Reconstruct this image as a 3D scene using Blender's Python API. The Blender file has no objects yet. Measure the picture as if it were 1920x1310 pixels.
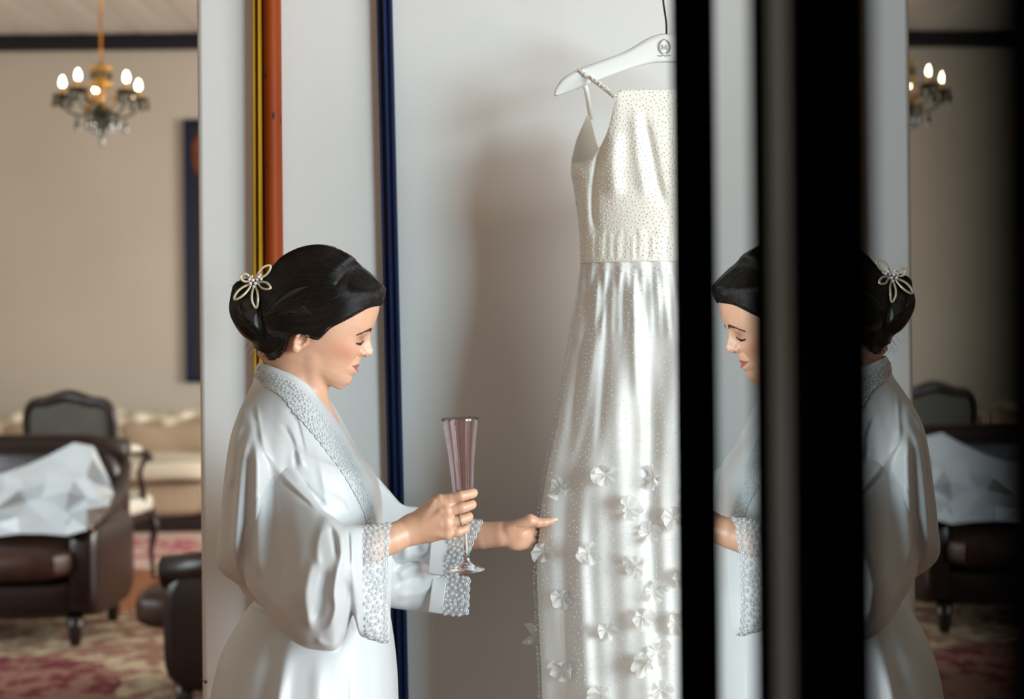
import bpy, bmesh, math, random
import numpy as np
from mathutils import Vector, Matrix, Euler, Quaternion
from mathutils.bvhtree import BVHTree
random.seed(7); rng = np.random.default_rng(7)
S = bpy.context.scene
COL = S.collection
# ---------------------------------------------------------------- camera, sky, lights, exposure
F, HZ, CAMZ, ROLL = 2667.0, 630.0, 1.447, math.radians(0.55)
cam = bpy.data.cameras.new('camera'); cam_o = bpy.data.objects.new('camera', cam); COL.objects.link(cam_o)
cam.sensor_width = 36.0; cam.lens = F / 1920 * 36.0; cam.shift_y = -(655 - HZ) / 1920
cam_o.matrix_world = Matrix.Translation((0, 0, CAMZ)) @ Euler((math.pi / 2, 0, 0)).to_matrix().to_4x4() @ Matrix.Rotation(-ROLL, 4, 'Z')
cam.clip_start = 0.02; cam.clip_end = 100
cam.dof.use_dof = True; cam.dof.focus_distance = 2.36; cam.dof.aperture_fstop = 2.9
S.camera = cam_o
w = bpy.data.worlds.new('world'); S.world = w; w.use_nodes = True
w.node_tree.nodes['Background'].inputs[0].default_value = (1.0, 0.72, 0.55, 1)
w.node_tree.nodes['Background'].inputs[1].default_value = 0.96
def area(name, loc, target, sx, sy, power, color):
    l = bpy.data.lights.new(name, 'AREA'); l.shape = 'RECTANGLE'; l.size = sx; l.size_y = sy; l.energy = power; l.color = color
    o = bpy.data.objects.new(name, l); COL.objects.link(o); o.location = loc
    o.rotation_euler = (Vector(target) - Vector(loc)).to_track_quat('-Z', 'Y').to_euler(); return o
XR = 4.30                                   # inner face of the window wall on the right, outside the frame
area('window_daylight', (XR + .03, -2.30, 1.85), (0, -2.30, 1.85), 2.4, 2.5, 640, (0.66, 0.89, 1.0))
area('side_fill', (XR + .03, 0.10, 1.75), (0, 0.10, 1.75), 2.0, 2.5, 275, (0.92, 0.90, 0.87))  # added fill lamp lifting the wall shadow by the dress, no known window
area('far_room_daylight', (XR + .03, 8.0, 2.2), (0, 8.0, 2.2), 3.2, 2.4, 560, (1.0, 0.97, 0.90))
q = area('left_window_daylight', (-5.1, 4.4, 2.0), (-2.4, 6.7, 0.8), 1.1, 1.6, 55, (0.85, 0.95, 1.0)); q.data.spread = math.radians(95)
S.view_settings.view_transform = 'Standard'; S.view_settings.look = 'None'; S.view_settings.gamma = 1.0
S.view_settings.use_curve_mapping = False; S.view_settings.exposure = 0.0
S.cycles.max_bounces = 10; S.cycles.diffuse_bounces = 2; S.cycles.transparent_max_bounces = 16; S.cycles.caustics_reflective = False; S.cycles.caustics_refractive = False
S.cycles.sample_clamp_indirect = 4.0
# ---------------------------------------------------------------- helpers
_c, _s = math.cos(ROLL), math.sin(ROLL)
def P(px, py, Y):
    """photo pixel at depth Y -> world point"""
    dx, dy = px - 960.0, py - HZ
    return Vector(((dx * _c - dy * _s) / F * Y, Y, CAMZ - (dx * _s + dy * _c) / F * Y))
def lin(r, g, b):
    f = lambda v: (v / 255 / 12.92) if v / 255 <= 0.04045 else ((v / 255 + 0.055) / 1.055) ** 2.4
    return (f(r), f(g), f(b), 1)
def mat(name, col, rough=0.5, metal=0.0, noise=None, bump=None, **kw):
    """noise=(scale, other_colour, contrast[, stretch]); bump=(scale, strength[, stretch])"""
    m = bpy.data.materials.new(name); m.use_nodes = True; nt = m.node_tree; b = nt.nodes['Principled BSDF']
    b.inputs['Base Color'].default_value = col; b.inputs['Roughness'].default_value = rough; b.inputs['Metallic'].default_value = metal
    for k, v in kw.items(): b.inputs[k.replace('_', ' ')].default_value = v
    def tex(scale, stretch, detail=4):
        tc = nt.nodes.new('ShaderNodeTexCoord'); mp = nt.nodes.new('ShaderNodeMapping'); n = nt.nodes.new('ShaderNodeTexNoise')
        nt.links.new(tc.outputs['Object'], mp.inputs[0]); nt.links.new(mp.outputs[0], n.inputs['Vector'])
        mp.inputs['Scale'].default_value = stretch; n.inputs['Scale'].default_value = scale; n.inputs['Detail'].default_value = detail
        return n
    if noise:
        n = tex(noise[0], noise[3] if len(noise) > 3 else (1, 1, 1)); r = nt.nodes.new('ShaderNodeValToRGB')
        r.color_ramp.elements[0].position = 0.5 - noise[2]; r.color_ramp.elements[1].position = 0.5 + noise[2]
        r.color_ramp.elements[0].color = noise[1]; r.color_ramp.elements[1].color = col
        nt.links.new(n.outputs[0], r.inputs[0]); nt.links.new(r.outputs[0], b.inputs['Base Color'])
    if bump:
        n = tex(bump[0], bump[2] if len(bump) > 2 else (1, 1, 1)); u = nt.nodes.new('ShaderNodeBump'); u.inputs['Strength'].default_value = bump[1]; u.inputs['Distance'].default_value = 0.01
        nt.links.new(n.outputs[0], u.inputs['Height']); nt.links.new(u.outputs[0], b.inputs['Normal'])
    return m
class MB:
    """collects shapes, links them as ONE mesh object"""
    def __init__(s): s.v = []; s.f = []
    def add(s, v, f):
        o = len(s.v); s.v += [tuple(p) for p in v]; s.f += [tuple(i + o for i in q) for q in f]; return s
    def box(s, lo, hi, M=None):
        v = [Vector((x, y, z)) for x in (lo[0], hi[0]) for y in (lo[1], hi[1]) for z in (lo[2], hi[2])]
        if M: v = [M @ p for p in v]
        return s.add(v, [(0, 1, 3, 2), (4, 6, 7, 5), (0, 4, 5, 1), (2, 3, 7, 6), (0, 2, 6, 4), (1, 5, 7, 3)])
    def prism(s, pts, d0, d1, frame):
        """2D outline extruded; frame(u, v, d) -> world point"""
        n = len(pts); v = [frame(u, w_, d0) for u, w_ in pts] + [frame(u, w_, d1) for u, w_ in pts]
        return s.add(v, [tuple(range(n))[::-1], tuple(range(n, 2 * n))] + [(i, (i + 1) % n, n + (i + 1) % n, n + i) for i in range(n)])
    def tube(s, pts, r, n=8, caps=True, closed=False):
        pts = [Vector(p) for p in pts]; k = len(pts); rr = r if hasattr(r, '__len__') else [r] * k
        V = []; up = None
        for i, p in enumerate(pts):
            t = (pts[(i + 1) % k] - pts[i - 1]) if closed else (pts[min(i + 1, k - 1)] - pts[max(i - 1, 0)])
            t = t.normalized() if t.length > 1e-9 else Vector((0, 0, 1))
            if up is None: up = t.orthogonal().normalized()
            up = (up - t * up.dot(t)); up = up.normalized() if up.length > 1e-6 else t.orthogonal().normalized()
            b = t.cross(up)
            for j in range(n):
                a = 2 * math.pi * j / n; V.append(p + (up * math.cos(a) + b * math.sin(a)) * rr[i])
        Fc = [(i * n + j, i * n + (j + 1) % n, ((i + 1) % k) * n + (j + 1) % n, ((i + 1) % k) * n + j) for i in range(k if closed else k - 1) for j in range(n)]
        if caps and not closed: Fc += [tuple(range(n))[::-1], tuple(range((k - 1) * n, k * n))]
        return s.add(V, Fc)
    def lathe(s, prof, n=24, M=None, flute=None):
        M = M or Matrix(); V = []
        for r, z in prof:
            for j in range(n):
                a = 2 * math.pi * j / n; q = r * (1 + (flute(a) if flute else 0)); V.append(M @ Vector((q * math.cos(a), q * math.sin(a), z)))
        k = len(prof); return s.add(V, [(i * n + j, i * n + (j + 1) % n, (i + 1) * n + (j + 1) % n, (i + 1) * n + j) for i in range(k - 1) for j in range(n)])
    def ball(s, c, r, M=None, nu=10, nv=7):
        rx, ry, rz = r if hasattr(r, '__len__') else (r, r, r); V = []; c = Vector(c)
        for i in range(nv + 1):
            th = math.pi * i / nv
            for j in range(nu):
                a = 2 * math.pi * j / nu; q = Vector((rx * math.sin(th) * math.cos(a), ry * math.sin(th) * math.sin(a), rz * math.cos(th)))
                V.append(c + (M @ q if M else q))
        return s.add(V, [(i * nu + j, i * nu + (j + 1) % nu, (i + 1) * nu + (j + 1) % nu, (i + 1) * nu + j) for i in range(nv) for j in range(nu)])
    def grid(s, G, close_u=False):
        """G[i][j] of points"""
        a, b = len(G), len(G[0])
        return s.add([p for row in G for p in row], [(i * b + j, i * b + (j + 1) % b, (i + 1) * b + (j + 1) % b, (i + 1) * b + j) for i in range(a - 1) for j in range(b if close_u else b - 1)])
    def build(s, name, m, parent=None, smooth=False, bevel=0, subsurf=0, solid=0, merge=False):
        me = bpy.data.meshes.new(name); me.from_pydata(s.v, [], s.f); me.materials.append(m)
        bm = bmesh.new(); bm.from_mesh(me)
        if merge: bmesh.ops.remove_doubles(bm, verts=bm.verts, dist=1e-5)
        bmesh.ops.recalc_face_normals(bm, faces=bm.faces); bm.to_mesh(me); bm.free()
        if smooth: me.shade_smooth()
        return link(name, me, parent, bevel, subsurf, solid)
def link(name, me, parent=None, bevel=0, subsurf=0, solid=0):
    o = bpy.data.objects.new(name, me); COL.objects.link(o)
    if parent is not None: setpar(o, parent)
    if solid: q = o.modifiers.new('s', 'SOLIDIFY'); q.thickness = solid; q.offset = 0
    if bevel:
        q = o.modifiers.new('b', 'BEVEL'); q.width = bevel; q.segments = 3; q.limit_method = 'ANGLE'; me.shade_smooth()
        try: me.set_sharp_from_angle(angle=math.radians(50))
        except Exception: pass
    if subsurf: q = o.modifiers.new('u', 'SUBSURF'); q.levels = q.render_levels = subsurf; me.shade_smooth()
    return o
def chain_matrix(o):
    M = o.matrix_basis.copy()
    while o.parent is not None: o_p = o.parent; M = o_p.matrix_basis @ (o.matrix_parent_inverse @ M if False else M); o = o_p
    return M
def setpar(o, parent):
    """geometry given in world space: keep it there under a parent that sits elsewhere"""
    o.parent = parent; o.matrix_parent_inverse = world_of(parent).inverted()
def world_of(o):
    return o.matrix_basis.copy() if o.parent is None else world_of(o.parent) @ o.matrix_parent_inverse @ o.matrix_basis
def thing(name, label, cat, loc=(0, 0, 0), rz=0, group=None):
    o = bpy.data.objects.new(name, None); COL.objects.link(o); o.location = loc; o.rotation_euler = (0, 0, rz); o.empty_display_size = 0.1
    return tag(o, label, cat, group)
def tag(o, label, cat, group=None):
    o['label'] = label; o['category'] = cat
    if group: o['group'] = group
    return o
def struct(o): o['kind'] = 'structure'; return o
def stuff(o): o['kind'] = 'stuff'; return o
def copy_tree(o, parent=None):
    c = o.copy(); COL.objects.link(c)
    if parent is not None: c.parent = parent
    for ch in list(o.children): copy_tree(ch, c)
    return c
def smoothstep(a, b, x):
    t = np.clip((x - a) / (b - a), 0, 1); return t * t * (3 - 2 * t)
def interp_path(pts, n):
    """smooth (Catmull-Rom) resample of a polyline to n points, numpy (k, d) -> (n, d)"""
    pts = np.asarray(pts, float); k = len(pts)
    d = np.r_[0, np.cumsum(np.linalg.norm(np.diff(pts, axis=0), axis=1))]; t = np.linspace(0, d[-1], n)
    i = np.clip(np.searchsorted(d, t, side='right') - 1, 0, k - 2); h = d[i + 1] - d[i]; u = ((t - d[i]) / h)[:, None]; h = h[:, None]
    m = np.zeros_like(pts); m[1:-1] = (pts[2:] - pts[:-2]) / (d[2:] - d[:-2])[:, None]; m[0] = (pts[1] - pts[0]) / (d[1] - d[0]); m[-1] = (pts[-1] - pts[-2]) / (d[-1] - d[-2])
    return (2 * u**3 - 3 * u**2 + 1) * pts[i] + (u**3 - 2 * u**2 + u) * h * m[i] + (-2 * u**3 + 3 * u**2) * pts[i + 1] + (u**3 - u**2) * h * m[i + 1]
# ---------------------------------------------------------------- the room
M_wall = mat('plaster', (0.645, 0.635, 0.615, 1), 0.75, noise=(2.2, (0.625, 0.615, 0.60, 1), 0.3), bump=(140, 0.04))
M_wallfar = mat('far_plaster', (0.66, 0.61, 0.53, 1), 0.85, noise=(1.3, (0.61, 0.56, 0.48, 1), 0.25), bump=(60, 0.05))
M_navy = mat('navy_paint', lin(3, 28, 72), 0.45, Specular_IOR_Level=.3, noise=(9, lin(2, 16, 46), 0.35, (1, 1, 0.2)), bump=(70, 0.12))
M_navydark = mat('dark_navy_paint', lin(10, 14, 30), 0.4)
M_gold = mat('worn_gold_leaf', lin(206, 160, 44), 0.38, 0.35, noise=(25, lin(160, 112, 22), 0.3, (1, 1, 0.25)))
M_floor = mat('oak_boards', lin(168, 104, 62), 0.45, noise=(6, lin(120, 66, 38), 0.35, (1, 0.08, 1)), bump=(30, 0.1, (1, 0.1, 1)))
M_ceil = mat('whitewashed_boards', lin(246, 244, 238), 0.7, noise=(4, lin(226, 222, 210), 0.3, (1, 0.1, 1)))
def burl():
    m = mat('orange_burl_wood', lin(152, 62, 2), 0.55, Specular_IOR_Level=.2, noise=(10, lin(108, 38, 1), 0.4, (1, 1, 0.18))); nt = m.node_tree; b = nt.nodes['Principled BSDF']
    tc = nt.nodes.new('ShaderNodeTexCoord'); mp = nt.nodes.new('ShaderNodeMapping'); mp.inputs['Scale'].default_value = (50, 50, 17); mp.inputs['Rotation'].default_value = (0.2, 0.5, 0)
    vo = nt.nodes.new('ShaderNodeTexVoronoi'); vo.inputs['Scale'].default_value = 1.0; rp = nt.nodes.new('ShaderNodeValToRGB')
    rp.color_ramp.elements[0].position = 0.10; rp.color_ramp.elements[1].position = 0.17; rp.color_ramp.elements[0].color = (0.12, 0.12, 0.12, 1)
    mx = nt.nodes.new('ShaderNodeMixRGB'); mx.blend_type = 'MULTIPLY'; mx.inputs[0].default_value = 1
    src = b.inputs['Base Color'].links[0].from_socket
    for a, c in ((tc.outputs['Object'], mp.inputs[0]), (mp.outputs[0], vo.inputs['Vector']), (vo.outputs['Distance'], rp.inputs[0]), (src, mx.inputs[1]), (rp.outputs[0], mx.inputs[2]), (mx.outputs[0], b.inputs['Base Color'])): nt.links.new(a, c)
    return m
M_burl = burl()
CEIL, YF, YW = 4.02, 12.0, 2.85
WX0 = P(370, 650, YW).x                      # the free edge of the middle wall
struct(MB().box((-5.2, YF, -0.05), (XR + .2, YF + 0.15, CEIL + 0.2)).build('wall_back', M_wallfar))
struct(MB().box((-5.35, -4.2, -0.05), (-5.2, YF + 0.15, CEIL + 0.2)).build('wall_left', M_wallfar))
# middle wall, its free edge leaning a little
e0, e1 = P(367, 0, YW), P(378, 1310, YW)
lean = (e1.x - e0.x) / (e1.z - e0.z)
wm = MB(); V = []
for y in (YW, YW + 0.16):
    for z in (-0.05, CEIL + 0.1):
        V += [(e0.x + lean * (z - e0.z), y, z), (XR + .1, y, z)]
wm.add(V, [(0, 1, 3, 2), (4, 6, 7, 5), (0, 2, 6, 4), (1, 5, 7, 3), (0, 4, 5, 1), (2, 3, 7, 6)])
struct(wm.build('wall_middle', M_wall, bevel=0.012))
# floor and ceiling boards
fl = struct(MB().box((-5.3, -4.2, -0.08), (XR + .2, YF + 0.1, -0.022)).build('floor', mat('subfloor', lin(40, 26, 18), 0.9)))
def boards(name, n0, x0, x1, wd, y0, y1, ln, z0, z1, m, par):
    proto = MB().box((0.0015, 0.0015, z0), (wd - 0.0015, ln - 0.0015, z1)).build(name, m, par, bevel=0.0015)
    k = 0; x = x0; i = 0
    while x < x1 - 1e-6:
        y = y0 - (ln * 0.37 * (i % 3))
        while y < y1:
            o = proto if k == 0 else proto.copy()
            if k: COL.objects.link(o)
            o.location = (x, max(y, y0 - 0.5) if False else y, 0.0006 * math.sin(i * 5.1 + k)); k += 1; y += ln
        x += wd; i += 1
    return k
boards('plank', 0, -5.2, XR, 0.17, -4.2, YF - 0.6, 4.6, -0.022, 0.0, M_floor, fl)
ce = struct(MB().box((-5.3, -4.2, CEIL + 0.03), (XR + .2, YF + 0.1, CEIL + 0.1)).build('ceiling', mat('ceiling_gap', lin(120, 110, 92), 0.9)))
proto = None
for i in range(41):
    if proto is None: o = proto = MB().box((0.004, 3.4, 0), (0.232, YF, 0.03)).build('plank', M_ceil, ce, bevel=0.003)
    else: o = proto.copy(); COL.objects.link(o)
    o.location = (-5.2 + i * 0.236, 0, CEIL + 0.002 * math.sin(i * 3.3))
struct(MB().box((-5.2, YF - 0.05, 3.885), (XR + .2, YF, 4.015)).box((-5.2, YF - 0.065, 3.98), (XR + .2, YF, 4.018)).build('trim_1', M_navydark, bevel=0.006))
# faint ring stains on the far wall are part of its paint; skirting
struct(MB().box((-5.2, YF - 0.025, 0), (XR + .2, YF, 0.16)).build('baseboard_back', M_navydark, bevel=0.004))
struct(MB().box((WX0 + 0.02, YW - 0.02, 0), (XR, YW, 0.14)).build('baseboard_middle', M_navy, bevel=0.004))
wr = MB(); ys = [-4.2, -3.5, -1.1, -0.95, 1.15, 6.4, 9.6, YF + .15]
for i in range(7):
    if i % 2 == 0: wr.box((XR, ys[i], -.05), (XR + .2, ys[i + 1], CEIL + .1))
    else:
        z0, z1 = (1.0, 3.4) if i == 5 else ((.6, 3.1) if i == 1 else (.5, 3.0)); wr.box((XR, ys[i], -.05), (XR + .2, ys[i + 1], z0)); wr.box((XR, ys[i], z1), (XR + .2, ys[i + 1], CEIL + .1))
        fr = MB(); y0, y1 = ys[i], ys[i + 1]
        for a, b, c, d in ((y0, z0, y0 + .07, z1), (y1 - .07, z0, y1, z1), (y0, z0, y1, z0 + .07), (y0, z1 - .07, y1, z1), ((y0 + y1) / 2 - .02, z0, (y0 + y1) / 2 + .02, z1), (y0, (z0 + z1) / 2 - .02, y1, (z0 + z1) / 2 + .02)): fr.box((XR - .02, a, b), (XR + .02, c, d))
        struct(fr.build('window_%d' % (i // 2 + 1), M_navydark))  # the second opening is added only to house the side fill lamp
struct(wr.build('wall_right', M_wall))
# ---- vertical mouldings on the middle wall
def moulding(name, m, px_t, px_b, half, prof, y0=YW):
    """prof: (x offset in half widths, depth) open outline, swept from the floor to the ceiling along a leaning line"""
    a, b = P(px_t, 0, y0), P(px_b, 1310, y0); k = (b.x - a.x) / (b.z - a.z); G = []
    for z in np.linspace(0.0, CEIL - 0.02, 40):
        G.append([(a.x + k * (z - a.z) + u * half, y0 - d, z) for u, d in prof])
    o = struct(MB().grid(G, close_u=True).build(name, m, smooth=True)); 
    try: o.data.set_sharp_from_angle(angle=math.radians(35))
    except Exception: pass
    return o
pxh = YW / F
rd = lambda n, h, d0: [(-math.cos(math.pi * i / n), d0 + h * math.sin(math.pi * i / n)) for i in range(n + 1)]
moulding('trim_2', M_gold, 484.5, 490, 9.5 * pxh, [(-1, 0), (-1, .012), (-.92, .02), (-.6, .026), (-.3, .02), (-.2, .012), (0.0, .018), (.4, .027), (.8, .022), (1, .012), (1, 0)])
moulding('trim_3', M_burl, 510.5, 521.5, 16.5 * pxh, [(-1.15, 0), (-1.15, .004), (-.98, .004)] + rd(12, .024, .006) + [(1, 0)])
moulding('trim_4', M_navy, 721.5, 752, 14.5 * pxh, [(-1, 0), (-1, .016), (-.9, .02), (-.62, .02), (-.55, .012), (-.4, .012), (-.3, .022), (0, .03), (.3, .022), (.42, .012), (.55, .012), (.62, .02), (.9, .02), (1, .016), (1, 0)])
# small wall nail near the bottom left of the middle wall
nl = MB().tube([P(388, 1276, YW), P(388, 1276, YW) - Vector((0, .012, 0))], .0012, 6).ball(P(388, 1276, YW) - Vector((0, .012, 0)), .003).tube([P(388, 1276, YW) - Vector((0, .011, 0)), P(380, 1273, YW) - Vector((0, .006, 0)), P(374, 1271, YW) - Vector((0, .003, 0))], .0009, 5)
tag(nl.build('nail', mat('rusty_iron', lin(70, 52, 44), .6, .6)), 'small dark nail with a wire end in the pale wall edge, low beside the robe', 'nail')
# ---- wardrobe with mirrored doors (close to the camera, right)
M_black = mat('black_lacquer', (0.0012, 0.0012, 0.0016, 1), 0.6, Specular_IOR_Level=0.0)
def mirror_mat(name, c, r=0.0):
    m = bpy.data.materials.new(name); m.use_nodes = True; b = m.node_tree.nodes['Principled BSDF']
    b.inputs['Base Color'].default_value = (*c, 1); b.inputs['Metallic'].default_value = 1; b.inputs['Roughness'].default_value = r; return m
M_mirA = mirror_mat('mirror_glass', (0.60, 0.63, 0.63)); M_mirB = mirror_mat('old_mirror_glass', (0.30, 0.325, 0.335))
M_bev = mirror_mat('dull_bevel_glass', (0.075, 0.085, 0.08), 0.45)
AL_A, AL_B = math.radians(-2.76), math.radians(-1.46)
HINGE = Vector((0.1500, 0.66, 0))
def door_frame(al):
    t = Vector((math.sin(al), math.cos(al), 0)); n = Vector((-math.cos(al), math.sin(al), 0))   # t: away from camera along door; n: out of the mirror to the left
    return lambda s, z, d: HINGE + t * s + n * d + Vector((0, 0, z))
Z0, Z1 = 0.10, 2.28
ward = thing('wardrobe', 'black lacquered wardrobe with tall mirrored doors filling the right of the view', 'wardrobe', (0.45, 0.4, 0))
fA, fB = door_frame(AL_A), door_frame(AL_B)
def fbox(mb, fr, s0, s1, z0, z1, d0, d1):
    return mb.add([fr(s, z, d) for s in (s0, s1) for z in (z0, z1) for d in (d0, d1)], [(0, 1, 3, 2), (4, 6, 7, 5), (0, 4, 5, 1), (2, 3, 7, 6), (0, 2, 6, 4), (1, 5, 7, 3)])
def sA(Y): return (Y - HINGE.y) / math.cos(AL_A)
def sB(Y): return (Y - HINGE.y) / math.cos(AL_B)
def door(fr, parts_stiles, s0, s1, glass, mirm, top=0.07):
    d = bpy.data.objects.new('door', None); COL.objects.link(d); setpar(d, ward)
    fbox(MB(), fr, glass[0] - .01, glass[1] + .01, Z0 + .02, Z1 - .02, -0.006, 0.0).build('mirror_pane', mirm, d)
    for a, b, h in parts_stiles: fbox(MB(), fr, a, b, Z0, Z1, -0.02, h).build('stile', M_black, d, bevel=0.002)
    fbox(MB(), fr, s0, s1, Z0, Z0 + top, -0.021, 0.009).build('rail', M_black, d, bevel=0.002)
    fbox(MB(), fr, s0, s1, Z1 - top, Z1, -0.021, 0.009).build('rail', M_black, d, bevel=0.002)
    return d
yA = lambda px: (HINGE.x - HINGE.y * math.tan(AL_A)) / ((px - 960) / F - math.tan(AL_A))   # depth on the mirror A plane seen at a pixel column
dA = door(fA, [(sA(1.0), sA(1.054), 0.0115), (sA(0.685), sA(0.729), 0.0052)], sA(0.685), sA(1.054), (sA(0.729), sA(1.0)), M_mirA)
fbox(MB(), fA, sA(0.729), sA(yA(1445)), Z0 + .07, Z1 - .07, 0.0, 0.0012).build('bevel_strip', M_bev, dA)
fbox(MB(), fA, sA(yA(1447)), sA(yA(1420)), Z0 + .07, Z1 - .07, 0.0, 0.0035).build('bead', M_black, dA)
dB = door(fB, [(sB(0.612), sB(0.684), 0.0052), (sB(0.02), sB(0.075), 0.0052)], sB(0.02), sB(0.684), (sB(0.075), sB(0.612)), M_mirB)
# third leaf, ajar toward the camera
hx = Vector((0.160, -0.13, 0)); fx = Vector((0.0630, 0.20, 0)); tt = (fx - hx).normalized(); nn = Vector((-tt.y, tt.x, 0))
fC = lambda s, z, d: hx + tt * s + nn * d + Vector((0, 0, z)); LC = (fx - hx).length
dC = bpy.data.objects.new('door', None); COL.objects.link(dC); setpar(dC, ward)
fbox(MB(), fC, LC - .055, LC, Z0, Z1, -0.02, 0.0).build('stile', M_black, dC, bevel=0.002)
fbox(MB(), fC, 0.0, .055, Z0, Z1, -0.02, 0.0).build('stile', M_black, dC, bevel=0.002)
fbox(MB(), fC, .05, LC - .05, Z0 + .06, Z1 - .06, -0.015, -0.006).build('panel', M_black, dC)
for a, b in ((Z0, Z0 + .07), (Z1 - .07, Z1)): fbox(MB(), fC, 0.05, LC - .05, a, b, -0.02, 0.0).build('rail', M_black, dC, bevel=0.002)
bx = MB()
for y0, y1 in ((1.03, 1.054),): bx.box((0.155, y0, 0.06), (0.70, y1, Z1 + .03))
bx.box((0.69, -.5, 0.06), (0.71, 1.054, Z1 + .03)); bx.box((0.185, -.5, 0.06), (0.70, 1.054, 0.09)); bx.box((0.16, -.5, Z1 + .01), (0.71, 1.054, Z1 + .04)); bx.box((0.185, -.5, 0.06), (0.70, -.48, Z1 + .03))
bx.build('carcass', M_black, ward, bevel=0.003)
for x, y in ((.2, 1.0), (.66, 1.0), (.2, -.45), (.66, -.45)): MB().lathe([(0, 0), (.022, 0), (.028, .03), (.02, .062), (0, .062)], 12, Matrix.Translation((x, y, 0))).build('foot', M_black, ward, smooth=True)
# ---------------------------------------------------------------- furniture of the far room
M_leath = mat('oxblood_leather', lin(27, 10, 10), 0.34, noise=(7, lin(16, 5, 6), 0.35), bump=(90, 0.12))
M_seatl = mat('worn_leather_seat', lin(66, 34, 18), 0.45, noise=(14, lin(34, 14, 10), 0.3), bump=(60, 0.2))
M_dwood = mat('dark_walnut', lin(38, 22, 16), 0.35, noise=(8, lin(20, 10, 8), 0.4, (1, 1, .2)))
M_stud = mat('brass_stud', lin(120, 100, 76), 0.3, 0.9)
def cushion(mb, lo, hi, puff=0.03, n=10, M=None, wob=0.0, seed=0):
    """rounded soft block"""
    lo, hi = Vector(lo), Vector(hi); c = (lo + hi) / 2; h = (hi - lo) / 2; V = []; m = n
    fs = []
    for ax in range(3):
        for sg in (-1, 1):
            base = len(V)
            for i in range(m + 1):
                for j in range(m + 1):
                    q = [0, 0, 0]; q[ax] = sg; q[(ax + 1) % 3] = 2 * i / m - 1; q[(ax + 2) % 3] = 2 * j / m - 1
                    L = (abs(q[0])**6 + abs(q[1])**6 + abs(q[2])**6) ** (1 / 6); q = [v / L for v in q]
                    a, b = q[(ax + 1) % 3], q[(ax + 2) % 3]
                    p = Vector((q[0] * h.x, q[1] * h.y, q[2] * h.z)); p[ax] += sg * puff * (1 - a * a) * (1 - b * b)
                    if wob: p += Vector((math.sin(9 * p.y + seed + 7 * p.z), math.sin(8 * p.x + 2 * seed), math.sin(11 * p.x + 6 * p.y + seed))) * wob
                    p += c; V.append(M @ p if M else p)
            for i in range(m):
                for j in range(m): fs.append((base + i * (m + 1) + j, base + (i + 1) * (m + 1) + j, base + (i + 1) * (m + 1) + j + 1, base + i * (m + 1) + j + 1))
    return mb.add(V, fs)
# -- leather armchair, built facing -Y at the origin, 0.96 wide
arm = thing('armchair', 'oxblood leather armchair facing the camera with a crumpled white bag lying on it', 'armchair', group='leather armchairs')
MB().add(*(lambda m: (m.v, m.f))(cushion(MB(), (-.40, -.34, .12), (.40, .36, .34), .01))).build('base', M_leath, arm, smooth=True, merge=True)
cushion(MB(), (-.36, -.50, .33), (.36, .22, .475), .02).build('seat', M_seatl, arm, smooth=True, merge=True)
bk = MB(); cushion(bk, (-.42, .16, .30), (.42, .42, .90), .03); bk.tube([(-.44, .31, .86), (-.2, .31, .885), (.2, .31, .885), (.44, .31, .86)], .075, 14); bk.build('backrest', M_leath, arm, smooth=True, merge=True)
for sg in (-1, 1):
    a = MB(); cushion(a, (sg * .40 - .075, -.33, .13), (sg * .40 + .075, .36, .58), .012)
    a.tube([(sg * .405, -.345, .565), (sg * .405, -.1, .59), (sg * .40, .2, .66), (sg * .39, .33, .80)], [.062, .066, .075, .07], 14)
    ao = a.build('arm', M_leath, arm, smooth=True, merge=True)
    st = MB()
    for k in range(11):
        t = math.pi * (k / 10) - .0; st.ball((sg * .405 + .056 * math.cos(t), -.35, .565 + .056 * math.sin(t)), .009, nu=6, nv=4)
    stuff(st.build('studs', M_stud, ao))
for x, y in ((-.36, -.28), (.36, -.28), (-.36, .32), (.36, .32)):
    MB().lathe([(0, 0), (.022, 0), (.03, .03), (.034, .08), (.04, .14), (0, .14)], 12, Matrix.Translation((x, y, 0))).build('leg', M_dwood, arm, smooth=True)
arm2 = copy_tree(arm)
arm.location = (P(20, 900, 7.0).x + .05, 6.98, 0.009); arm.rotation_euler.z = math.radians(-1)
tag(arm2, 'second leather armchair seen from its side, cut off by the pale wall edge', 'armchair', 'leather armchairs')
arm2.location = (-0.95, 5.72, 0.009); arm2.rotation_euler.z = math.radians(-93)
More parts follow.
